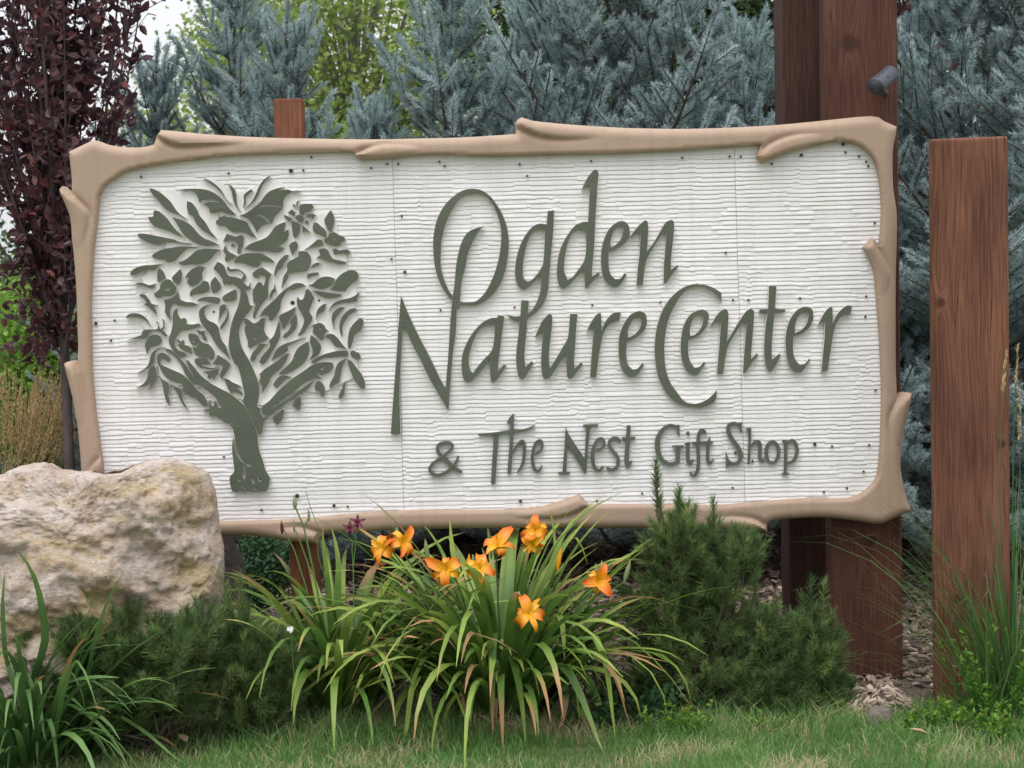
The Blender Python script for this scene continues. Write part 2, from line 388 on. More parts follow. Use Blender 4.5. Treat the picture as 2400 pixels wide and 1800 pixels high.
def tube_arrays(path, radii, sides=6):
    P = np.array([tuple(p) for p in path], dtype=float); n = len(P)
    T = np.gradient(P, axis=0); T /= (np.linalg.norm(T, axis=1)[:, None] + 1e-9)
    up = np.array([0.0, 0.0, 1.0]) if abs(T[0][2]) < 0.9 else np.array([1.0, 0, 0])
    V = []
    for i in range(n):
        a = np.cross(T[i], up); a /= np.linalg.norm(a) + 1e-9; b = np.cross(T[i], a)
        for s in range(sides):
            th = 2 * math.pi * s / sides
            V.append(P[i] + (a * math.cos(th) + b * math.sin(th)) * radii[i])
    F = []
    for i in range(n - 1):
        for s in range(sides):
            F.append((i * sides + s, i * sides + (s + 1) % sides, (i + 1) * sides + (s + 1) % sides, (i + 1) * sides + s))
    return np.array(V), np.array(F)


class Bag:
    """collects quads/tris with offsets into one mesh"""
    def __init__(s): s.V = []; s.F = []; s.n = 0; s.t = []; s.mi = []
    def add(s, V, F, tint=0.5, mi=0):
        s.V.append(V); s.F.append(np.asarray(F) + s.n); s.n += len(V)
        s.t.append(np.full(len(V), tint) if np.isscalar(tint) else tint); s.mi.append(np.full(len(F), mi))
    def build(s, name, mats, parent=None, origin=(0, 0, 0), smooth=False):
        return mesh_np(name, np.concatenate(s.V), np.concatenate(s.F), mats, parent, origin, tint=np.concatenate(s.t), mi=np.concatenate(s.mi), smooth=smooth)


def frames_from_dirs(D, roll=None):
    """(n,3) directions -> (n,3,3) matrices whose columns are x, y, z=dir"""
    D = D / (np.linalg.norm(D, axis=1)[:, None] + 1e-9)
    up = np.tile(np.array([0.0, 0.0, 1.0]), (len(D), 1)); bad = np.abs(D[:, 2]) > 0.95; up[bad] = (1, 0, 0)
    X = np.cross(up, D); X /= np.linalg.norm(X, axis=1)[:, None]; Y = np.cross(D, X)
    if roll is not None:
        c, s = np.cos(roll)[:, None], np.sin(roll)[:, None]
        X, Y = X * c + Y * s, Y * c - X * s
    return np.stack([X, Y, D], axis=2)


def scatter(bag, tv, tf, P, M, S, tint, mi=None):
    """copy template (tv, tf) at points P with frames M, scales S into the bag arrays"""
    n = len(P); k = len(tv)
    if S.ndim == 1: S = np.repeat(S[:, None], 3, axis=1)
    V = np.einsum('nij,nkj->nki', M, tv[None, :, :] * S[:, None, :]) + P[:, None, :]
    F = tf[None, :, :] + (np.arange(n) * k)[:, None, None]
    t = np.repeat(tint, k) if tint.ndim == 1 else tint.ravel()
    bag.V.append(V.reshape(-1, 3)); bag.F.append(F.reshape(-1, tf.shape[1]) + bag.n); bag.n += n * k
    bag.t.append(t); m = np.zeros(len(tf)) if mi is None else mi
    bag.mi.append(np.tile(m, n))


# ------------------------------------------------------------------ tracing helpers (photo pixels -> sign plane)
CROPS = {'A': (280, 400, 5.53), 'B': (560, 400, 5.53), 'C': (280, 680, 5.53), 'D': (560, 680, 5.53), 'E': (450, 900, 5.53),
         'F': (900, 380, 4.1475), 'G': (1250, 380, 4.1475), 'H': (900, 680, 4.1475), 'I': (1250, 660, 4.1475), 'J': (1600, 640, 4.1475),
         'K': (980, 940, 4.424), 'L': (1450, 940, 4.424), 'P': (0, 0, 1.0)}
SIGN_Y = 5.80


def parse(s):
    cur = 'P'; out = []
    for t in s.split():
        if t in CROPS: cur = t; continue
        v = [float(q) for q in t.split(',')]
        ox, oy, sc = CROPS[cur]
        out.append([ox + v[0] / sc, oy + v[1] / sc] + [q / sc for q in v[2:]])
    return out


def smooth_loop(pts, closed=True, sub=4, corner=55):
    P = [Vector(p[:2]) for p in pts]; n = len(P); out = []
    def ang(i):
        a = P[i] - P[(i - 1) % n]; b = P[(i + 1) % n] - P[i]
        if a.length < 1e-6 or b.length < 1e-6: return 0
        return math.degrees(a.angle(b))
    cor = [ang(i) > corner for i in range(n)]
    for i in range(n):
        p1, p2 = P[i], P[(i + 1) % n]
        p0 = P[(i - 1) % n] if not cor[i] else p1 - (p2 - p1) * 0.5
        p3 = P[(i + 2) % n] if not cor[(i + 1) % n] else p2 + (p2 - p1) * 0.5
        if cor[i]: p0 = p1 * 2 - p2
        if cor[(i + 1) % n]: p3 = p2 * 2 - p1
        for k in range(sub):
            t = k / sub
            q = 0.5 * ((2 * p1) + (p2 - p0) * t + (2 * p0 - 5 * p1 + 4 * p2 - p3) * t * t + (3 * p1 - p0 - 3 * p2 + p3) * t ** 3)
            out.append(q)
    return out


def stroke_loop(pts):
    P = [Vector(p[:2]) for p in pts]; W = [p[2] for p in pts]
    # densify
    Q = []; WW = []
    n = len(P)
    for i in range(n - 1):
        p0 = P[max(i - 1, 0)]; p1 = P[i]; p2 = P[i + 1]; p3 = P[min(i + 2, n - 1)]
        for k in range(3):
            t = k / 3
            Q.append(0.5 * ((2 * p1) + (p2 - p0) * t + (2 * p0 - 5 * p1 + 4 * p2 - p3) * t * t + (3 * p1 - p0 - 3 * p2 + p3) * t ** 3))
            WW.append(W[i] * (1 - t) + W[i + 1] * t)
    Q.append(P[-1]); WW.append(W[-1])
    L_, R_ = [], []
    for i, q in enumerate(Q):
        d = (Q[min(i + 1, len(Q) - 1)] - Q[max(i - 1, 0)]).normalized(); nrm = Vector((-d.y, d.x))
        L_.append(q + nrm * WW[i] / 2); R_.append(q - nrm * WW[i] / 2)
    return L_, R_


def px_loop_to_plane(loop, Y):
    return [(lambda w: (w.x, w.z))(at(p[0], p[1], Y)) for p in loop]


def curve_solid(name, loops, y_front, thick, bevel, mat, parent=None, origin=(0, 0, 0), res=2, shear=None):
    """loops: list of closed (x,z) outlines in world units, filled even-odd, facing -Y"""
    cd = bpy.data.curves.new(name, 'CURVE'); cd.dimensions = '2D'; cd.fill_mode = 'BOTH'
    cd.extrude = max(thick / 2 - bevel, 0.0002); cd.bevel_depth = bevel; cd.bevel_resolution = res; cd.offset = -bevel
    for lp in loops:
        s = cd.splines.new('POLY'); s.points.add(len(lp) - 1); s.use_cyclic_u = True
        for i, p in enumerate(lp): s.points[i].co = (p[0], p[1], 0, 1)
    tmp = bpy.data.objects.new('tmp', cd)
    me = bpy.data.meshes.new_from_object(tmp)
    bpy.data.objects.remove(tmp); bpy.data.curves.remove(cd)
    n = len(me.vertices); co = np.empty(n * 3, dtype=np.float32); me.vertices.foreach_get('co', co); co = co.reshape(-1, 3)
    W = np.empty_like(co); W[:, 0] = co[:, 0]; W[:, 2] = co[:, 1]; W[:, 1] = y_front + thick / 2 - co[:, 2]
    if shear is not None:
        (ax, az), (bx, bz), dep = shear
        d = np.array([bx - ax, bz - az]); L = (d ** 2).sum()
        t = np.clip(((W[:, 0] - ax) * d[0] + (W[:, 2] - az) * d[1]) / L, 0, 1.3)
        W[:, 1] += dep * t
    W -= np.array(tuple(origin), dtype=np.float32)
    me.vertices.foreach_set('co', W.ravel()); me.name = name
    me.materials.clear(); me.materials.append(mat); me.update()
    me.polygons.foreach_set('use_smooth', np.full(len(me.polygons), False))
    o = bpy.data.objects.new(name, me)
    return link(o, parent, origin)

# ================================================================== GROUND
def sheet(name, x0, x1, y0, y1, z, mat, nx=2, ny=2, wav=0.0, edge=None, kind='structure'):
    xs = np.linspace(x0, x1, nx); ys = np.linspace(y0, y1, ny)
    V = []
    for j, y in enumerate(ys):
        for i, x in enumerate(xs):
            yy = y
            if edge and j == len(ys) - 1: yy = y + edge * mnoise.noise(Vector((x * 1.7, 3, 0)))
            V.append((x, yy, z + wav * mnoise.noise(Vector((x * 3, y * 3, 0)))))
    F = [(j * nx + i, j * nx + i + 1, (j + 1) * nx + i + 1, (j + 1) * nx + i) for j in range(ny - 1) for i in range(nx - 1)]
    o = mesh_np(name, V, F, mat, smooth=True)
    tag(o, kind=kind); return o


sheet('ground', -400, 400, -60, 900, 0.0, M_ground)
sheet('planting_bed', -7, 7, 5.3, 14, 0.004, M_soil, 60, 40)
sheet('lawn', -7, 7, 0.5, 5.55, 0.010, M_turf, 80, 12, edge=0.10)

# ================================================================== THE SIGN
sign_c = at(1130, 1230, SIGN_Y); sign_base = Vector((sign_c.x, SIGN_Y, sign_c.z))
sign = thing('entrance_sign', 'wide white ridged sign board with green lettering, tree emblem and tan branch-shaped frame', 'sign', sign_base)

OUT = '''161.6,356 200,337 223,329 250,338 290,345 333,345 360,339 364,330 368,318 377,305 395,306 482,314 590,321 699,324 800,326 900,326.5 958,325 1085,322
1208,314 1209,300 1207,290 1213,281 1222.5,275 1240,280 1256,284 1338,292 1450,299 1520,301 1608,302 1722,298.5 1830,292 1925,283 2042,272 2073,284 2102,297
2099,319 2094,345 2092,382 2094,440 2098,469 2102.5,507.5 2102,575 2099.7,657 2099.7,840 2102.5,931 2109,926 2118,921.5 2137,922 2135,941 2126.6,979 2118,1017
2112.7,1055 2111,1093 2116.5,1131 2126.6,1172 2137,1198 2100,1213 2062,1228.6 2014,1222 1950.6,1214.7 1900,1213 1816,1220 1798,1231 1799,1248 1753,1242 1600,1240 1449,1238
1300,1238 1133,1238 1000,1240 900,1243 835,1248 772,1250 757,1257 745,1275 712,1271 672,1268 600,1256 524,1255 400,1254 230,1252 196,1240 192,1180 190,1101 183.6,1019
173.8,953.6 163,906 154,871 150,853 158,848 169.5,847 181.4,855 183,802 181.8,780 179.6,702 175.3,626 168.8,561 164.5,513 153.6,480.7 140.6,452.5 139.5,443 146,436
155.8,444 168,451 168,420 165,390'''
INN = '''235,463 237.5,456 245,441 258,428 272,419 308,399 409,381 554,365 699,359.5 800,357 832,358.5 836,366.6 849,374.5 920,371 1006,363 1148,366.6 1275,363.4
1450,359.6 1608,352 1722,344 1782,339.7 1771,368 1782,382 1798,377.7 1845.6,358.7 1909,341 1969,331.8 2013,342.8 2042,369.7 2054,398 2061,440 2064.5,488
2062.8,536.5 2059,575 2042,558 2020.6,580 2038.7,613.6 2048,645 2053,705 2059,777.6 2062,840 2064.6,916 2062,1030 2057,1098 2049,1123.5 2026.6,1149
1996,1165 1950.6,1168 1900,1166.5 1766,1176 1671,1183.5 1513,1181 1399,1182 1380,1181 1357.6,1158 1310,1174.7 1247,1190.5 1133,1195 943,1196 816,1204
690,1216 525,1221.5 380,1222 290,1216 262,1195 250,1150 244,1100 239,1060 232.4,1008 226,964.5 221.6,910 218,867 216,780 215.4,702 218.7,637 223,572 228.5,533'''
FR_Y = SIGN_Y - 0.030      # front of frame sits proud of the board
outl = px_loop_to_plane(smooth_loop(parse(OUT), sub=3, corner=42), SIGN_Y)
innl = px_loop_to_plane(smooth_loop(parse(INN), sub=3, corner=42), SIGN_Y)


# overlapping branch stubs: (outline, free end, merging end)
STUBS = [
    ('368,322 368,316 377,304 395,305 482,313 560,319 600,331 560,341 480,345 430,347 400,340', (368, 318), (590, 335)),
    ('1207,300 1206,290 1213,280 1222.5,274 1240,279 1256,283 1338,291 1420,305 1400,325 1330,330 1270,325 1235,312', (1210, 290), (1400, 318)),
    ('832,366 838,358 870,345 905,338 960,340 1010,350 985,361 920,371.5 849,375', (840, 368), (1000, 350)),
    ('1771,366 1790,345 1820,328 1870,315 1940,312 1950,325 1909,341.5 1845,359 1798,378.5 1782,383', (1776, 376), (1930, 322)),
    ('138.5,443 146,435 156,443 172,455 200,480 215,505 206,560 185,600 168,561 164,513 153,481 140,453', (145, 440), (195, 580)),
    ('150,852 158,847 170,846 182,855 190,880 200,930 205,985 195,1010 180,1000 173,953 163,906 154,871', (158, 850), (195, 1000)),
    ('2103,933 2110,925 2118,921 2137,921.5 2135,941 2126,979 2118,1017 2112,1055 2090,1040 2080,1000 2085,965', (2125, 922), (2098, 1050)),
    ('2042,557 2020,580 2038,614 2048,645 2053,700 2075,700 2085,650 2072,610', (2032, 570), (2070, 690)),
    ('1357.6,1157 1310,1174 1247,1190 1180,1198 1200,1212 1290,1215 1345,1203 1381,1182', (1365, 1170), (1200, 1205)),
    ('1799,1249 1753,1243 1680,1241 1640,1225 1690,1208 1760,1212 1797,1230', (1798, 1240), (1660, 1225)),
    ('745,1276 712,1272 672,1269 630,1258 650,1238 700,1232 748,1245', (745, 1262), (650, 1245)),
    ('239,1068 247,1060 258,1070 256,1090 240,1115 215,1130 205,1110 222,1085', (250, 1065), (212, 1120)),
]


def seg_dist(P, loop):
    A = np.array(loop); B = np.roll(A, -1, axis=0); best = np.full(len(P), 1e9)
    for a, b in zip(A, B):
        d = b - a; L = (d * d).sum() + 1e-12
        t = np.clip(((P - a) @ d) / L, 0, 1)
        q = P - (a + t[:, None] * d)
        best = np.minimum(best, (q * q).sum(1))
    return np.sqrt(best)


def inside(P, loop):
    A = np.array(loop); B = np.roll(A, -1, axis=0); c = np.zeros(len(P), bool)
    for a, b in zip(A, B):
        if a[1] == b[1]: continue
        m = ((a[1] > P[:, 1]) != (b[1] > P[:, 1])) & (P[:, 0] < (b[0] - a[0]) * (P[:, 1] - a[1]) / (b[1] - a[1]) + a[0])
        c ^= m
    return c


def resample(loop, step):
    out = []
    n = len(loop)
    for i in range(n):
        a = Vector(loop[i]); b = Vector(loop[(i + 1) % n]); k = max(1, int((b - a).length / step + 0.5))
        for j in range(k): out.append(tuple(a.lerp(b, j / k)))
    return out


def build_frame():
    """moulded ring: broad round-over outside, tight one inside, branch stubs rising out of it"""
    from mathutils.geometry import delaunay_2d_cdt
    ol = resample(outl, 0.007); il = resample(innl, 0.007)
    st = [(px_loop_to_plane(smooth_loop(parse(q), sub=3, corner=48), SIGN_Y), at(a[0], a[1], SIGN_Y), at(b[0], b[1], SIGN_Y)) for q, a, b in STUBS]
    xs = [p[0] for p in ol]; zs = [p[1] for p in ol]
    gx, gz = np.meshgrid(np.arange(min(xs), max(xs), 0.0075), np.arange(min(zs), max(zs), 0.0075)); gx[::2] += 0.0037
    G = np.stack([gx.ravel(), gz.ravel()], 1)
    G = G[inside(G, ol) & ~inside(G, il)]
    G = G[(seg_dist(G, ol) > 0.004) & (seg_dist(G, il) > 0.004)]
    pts = [Vector(p) for p in ol] + [Vector(p) for p in il]
    no, ni = len(ol), len(il)
    edges = [(i, (i + 1) % no) for i in range(no)] + [(no + i, no + (i + 1) % ni) for i in range(ni)]
    # extra points either side of every stub outline so that the creases are crisp
    extra = []
    for lp, a, b in st:
        rl = np.array(resample(lp, 0.006)); cen = rl.mean(0)
        for k in (0.93, 1.0): extra.append(cen + (rl - cen) * k)
    extra = np.concatenate(extra)
    extra = extra[inside(extra, ol) & ~inside(extra, il)]
    extra = extra[(seg_dist(extra, ol) > 0.003) & (seg_dist(extra, il) > 0.003)]
    pts += [Vector(p) for p in G] + [Vector(p) for p in extra]
    vv, ee, ff, *_ = delaunay_2d_cdt(pts, edges, [], 0, 1e-5)
    P = np.array([tuple(v) for v in vv]); T = np.array([f for f in ff if len(f) == 3])
    C = P[T].mean(1)
    T = T[inside(C, ol) & ~inside(C, il)]
    do = seg_dist(P, ol); di = seg_dist(P, il)
    def rnd(d, r, drop):
        t = np.clip(d / r, 0, 1); return drop * (1 - np.sqrt(np.clip(1 - (1 - t) ** 2, 0, 1)))
    y = FR_Y + rnd(do, 0.034, 0.032) + rnd(di, 0.010, 0.008)
    for lp, a, b in st:
        ins = inside(P, lp)
        d = seg_dist(P, lp); D = np.array([b.x - a.x, b.z - a.z]); L = (D ** 2).sum()
        t = np.clip(((P - np.array([a.x, a.z])) @ D) / L, 0, 1)
        q = np.clip(d / 0.014, 0, 1); q = q * q * (3 - 2 * q)
        y = y + 0.012 * (1 - t) * np.exp(-(d / 0.009) ** 2) * np.clip(do / 0.012, 0, 1) * np.clip(di / 0.012, 0, 1)
        y = np.where(ins, y - 0.016 * (1 - t) ** 0.8 * q, y)
    V = [(p[0], yy, p[1]) for p, yy in zip(P, y)]
    # side walls
    from collections import Counter
    cnt = Counter()
    for f in T:
        for k in range(3): cnt[tuple(sorted((f[k], f[(k + 1) % 3])))] += 1
    bed = [(f[k], f[(k + 1) % 3]) for f in T for k in range(3) if cnt[tuple(sorted((f[k], f[(k + 1) % 3])))] == 1]
    mp = {}; F = [tuple(f) for f in T]
    for a, b in bed:
        for q in (a, b):
            if q not in mp: mp[q] = len(V); V.append((P[q][0], SIGN_Y + 0.055, P[q][1]))
        F.append((b, a, mp[a])); F.append((b, mp[a], mp[b]))
    o = mesh_np('frame', V, F, M_tan, sign, sign_base, smooth=True)
    if hasattr(o.data, 'set_sharp_from_angle'): o.data.set_sharp_from_angle(angle=R(48))
    return o


frame = build_frame()

# --- three ridged white panels
PITCHR = 0.0150


def panel(edgeL, edgeR, seed):
    """edge = ((px_top,py_top),(px_bot,py_bot)) seams traced; ridged relief as real geometry"""
    rs = np.random.RandomState(seed)
    tl, bl = at(*edgeL[0], SIGN_Y), at(*edgeL[1], SIGN_Y); tr, br = at(*edgeR[0], SIGN_Y), at(*edgeR[1], SIGN_Y)
    z0 = at(1100, 1214, SIGN_Y).z; z1 = at(1969, 331, SIGN_Y).z + 0.02
    nr = int((z1 - z0) / PITCHR) + 1
    wid = ((tr.x + br.x) - (tl.x + bl.x)) / 2
    nc = int(wid / 0.0046)
    us = (np.arange(nc + 1) / nc)
    us = us.copy(); us[0] = 0.0004 / wid; us[-1] = 1 - 0.0004 / wid
    # ridge boundary jitter: piecewise runs whose breaks drift from row to row
    J = np.zeros((nr + 1, nc + 1)); H = np.zeros((nr + 1, nc + 1))
    brk = sorted(rs.choice(np.arange(3, nc - 3), size=max(3, nc // 13), replace=False))
    step = rs.uniform(-1, 1, len(brk) + 1) * 0.0030; dep = rs.uniform(0, 1, len(brk) + 1)
    for r in range(nr + 1):
        if rs.rand() < 0.5:
            step = step * 0.55 + rs.uniform(-1, 1, len(step)) * 0.0028
        if rs.rand() < 0.5:
            dep = dep * 0.4 + rs.uniform(0, 1, len(dep)) * 0.6
        brk = [min(max(b + rs.randint(-5, 6), 2), nc - 2) if rs.rand() < 0.5 else b for b in brk]
        for _k in range(max(1, len(brk) // 5)):
            i = rs.randint(len(brk)); brk[i] = rs.randint(3, nc - 3)
        idx = np.searchsorted(np.sort(brk), np.arange(nc + 1))
        J[r] = step[idx] * 0.85; H[r] = dep[idx]
        ph = rs.rand() * 9
        J[r] += 0.0008 * np.sin(us * wid * 9 + ph)
    rows = []
    prof = [(0.02, 0.0), (0.17, 1.0), (0.50, 0.80), (0.86, 0.22)]      # recess, lip, face, back to recess
    for r in range(nr):
        za = z0 + r * PITCHR + J[r]; zb = z0 + (r + 1) * PITCHR + J[r + 1]
        for (t, h) in prof:
            z = za + (zb - za) * t
            y = -(0.0002 + h * (0.0010 + 0.0034 * H[r]))
            rows.append((z, y))
    Z = np.array([a for a, b in rows]); Yv = np.array([b if not np.isscalar(b) else np.full(nc + 1, b) for a, b in rows])
    Lx = bl.x + (tl.x - bl.x) * (Z - bl.z) / (tl.z - bl.z); Rx = br.x + (tr.x - br.x) * (Z - br.z) / (tr.z - br.z)
    X = Lx + (Rx - Lx) * us[None, :]
    Yw = SIGN_Y + 0.006 + Yv + rs.normal(0, 0.00018, Yv.shape)
    Yw[:, 0] += 0.0016; Yw[:, -1] += 0.0016
    V = np.stack([X, Yw, Z], axis=2).reshape(-1, 3)
    R_, C_ = Z.shape
    ii = np.arange(R_ - 1)[:, None] * C_ + np.arange(C_ - 1)[None, :]
    F = np.stack([ii, ii + 1, ii + 1 + C_, ii + C_], axis=2).reshape(-1, 4)
    o = mesh_np('board_panel', V, F, M_white, sign, sign_base, smooth=False)
    return o


SE0 = ((205, 300), (205, 1250)); SE1 = ((918.5, 340), (947, 1200)); SE2 = ((1721, 330), (1747.5, 1190)); SE3 = ((2072, 300), (2072, 1200))
panel(SE0, SE1, 1); panel(SE1, SE2, 2); panel(SE2, SE3, 3)
# solid core behind the panels
cx0 = at(200, 700, SIGN_Y).x; cx1 = at(2080, 700, SIGN_Y).x
box('board_core', cx0, cx1, SIGN_Y + 0.016, SIGN_Y + 0.055, at(1100, 1210, SIGN_Y).z, at(1500, 345, SIGN_Y).z, M_nail, sign, sign_base)

# --- nails
NAILS = '''331,414 536,406 682,400,6.5 711,399 730,368.5 870,394 933.5,384 907.6,384 1042,389 1030,379 1218,385 1385.5,377.6 1599,370 1710,366.6 1736,367
1809,384 1878,363.5,5 1976,338,5 1981.6,357 2013,366 2030,378.6 2035,389 2050,522.7 2030,694.5 2028,742 2052,915 1909.6,1041,5 1950,1046 2037,1043 2024,1105
1985,1144 1931,1153 949,637.5,5 1032.6,727 1206,720 941.5,506.6 1388,715 1548,708 1718,703 1754,703 1875,699 1723,1061 1764,1080 1717,1143 1505,1156
696.5,1162,6.5 783,1185,5 815,1187 613,1195 1220,1175,5 1399,1174 225,758,5 269,751 260,798.5 686,709.5,6.5 748,704 501.5,730.6 525,1070.5 1236,412 1701,592 918,607'''
nail_me = None
for t in NAILS.split():
    v = [float(q) for q in t.split(',')]
    r = (v[2] if len(v) > 2 else 3.3) * 0.00112
    w = at(v[0], v[1], SIGN_Y); w.y = SIGN_Y - 0.004
    if nail_me is None:
        V, F = tube_arrays([(0, 0.006, 0), (0, -0.001, 0), (0, -0.0018, 0)], [1, 1, 0.02], 8)
        o = mesh_np('nail', V + np.array(tuple(w)), F, M_nail, sign, w); nail_me = o.data
        # tube built along y: radii are unit, scaled per object
        o.location = w - sign_base; o.scale = (r, 1, r)
    else:
        o = bpy.data.objects.new('nail', nail_me); link(o, sign, w); o.scale = (r, 1, r)

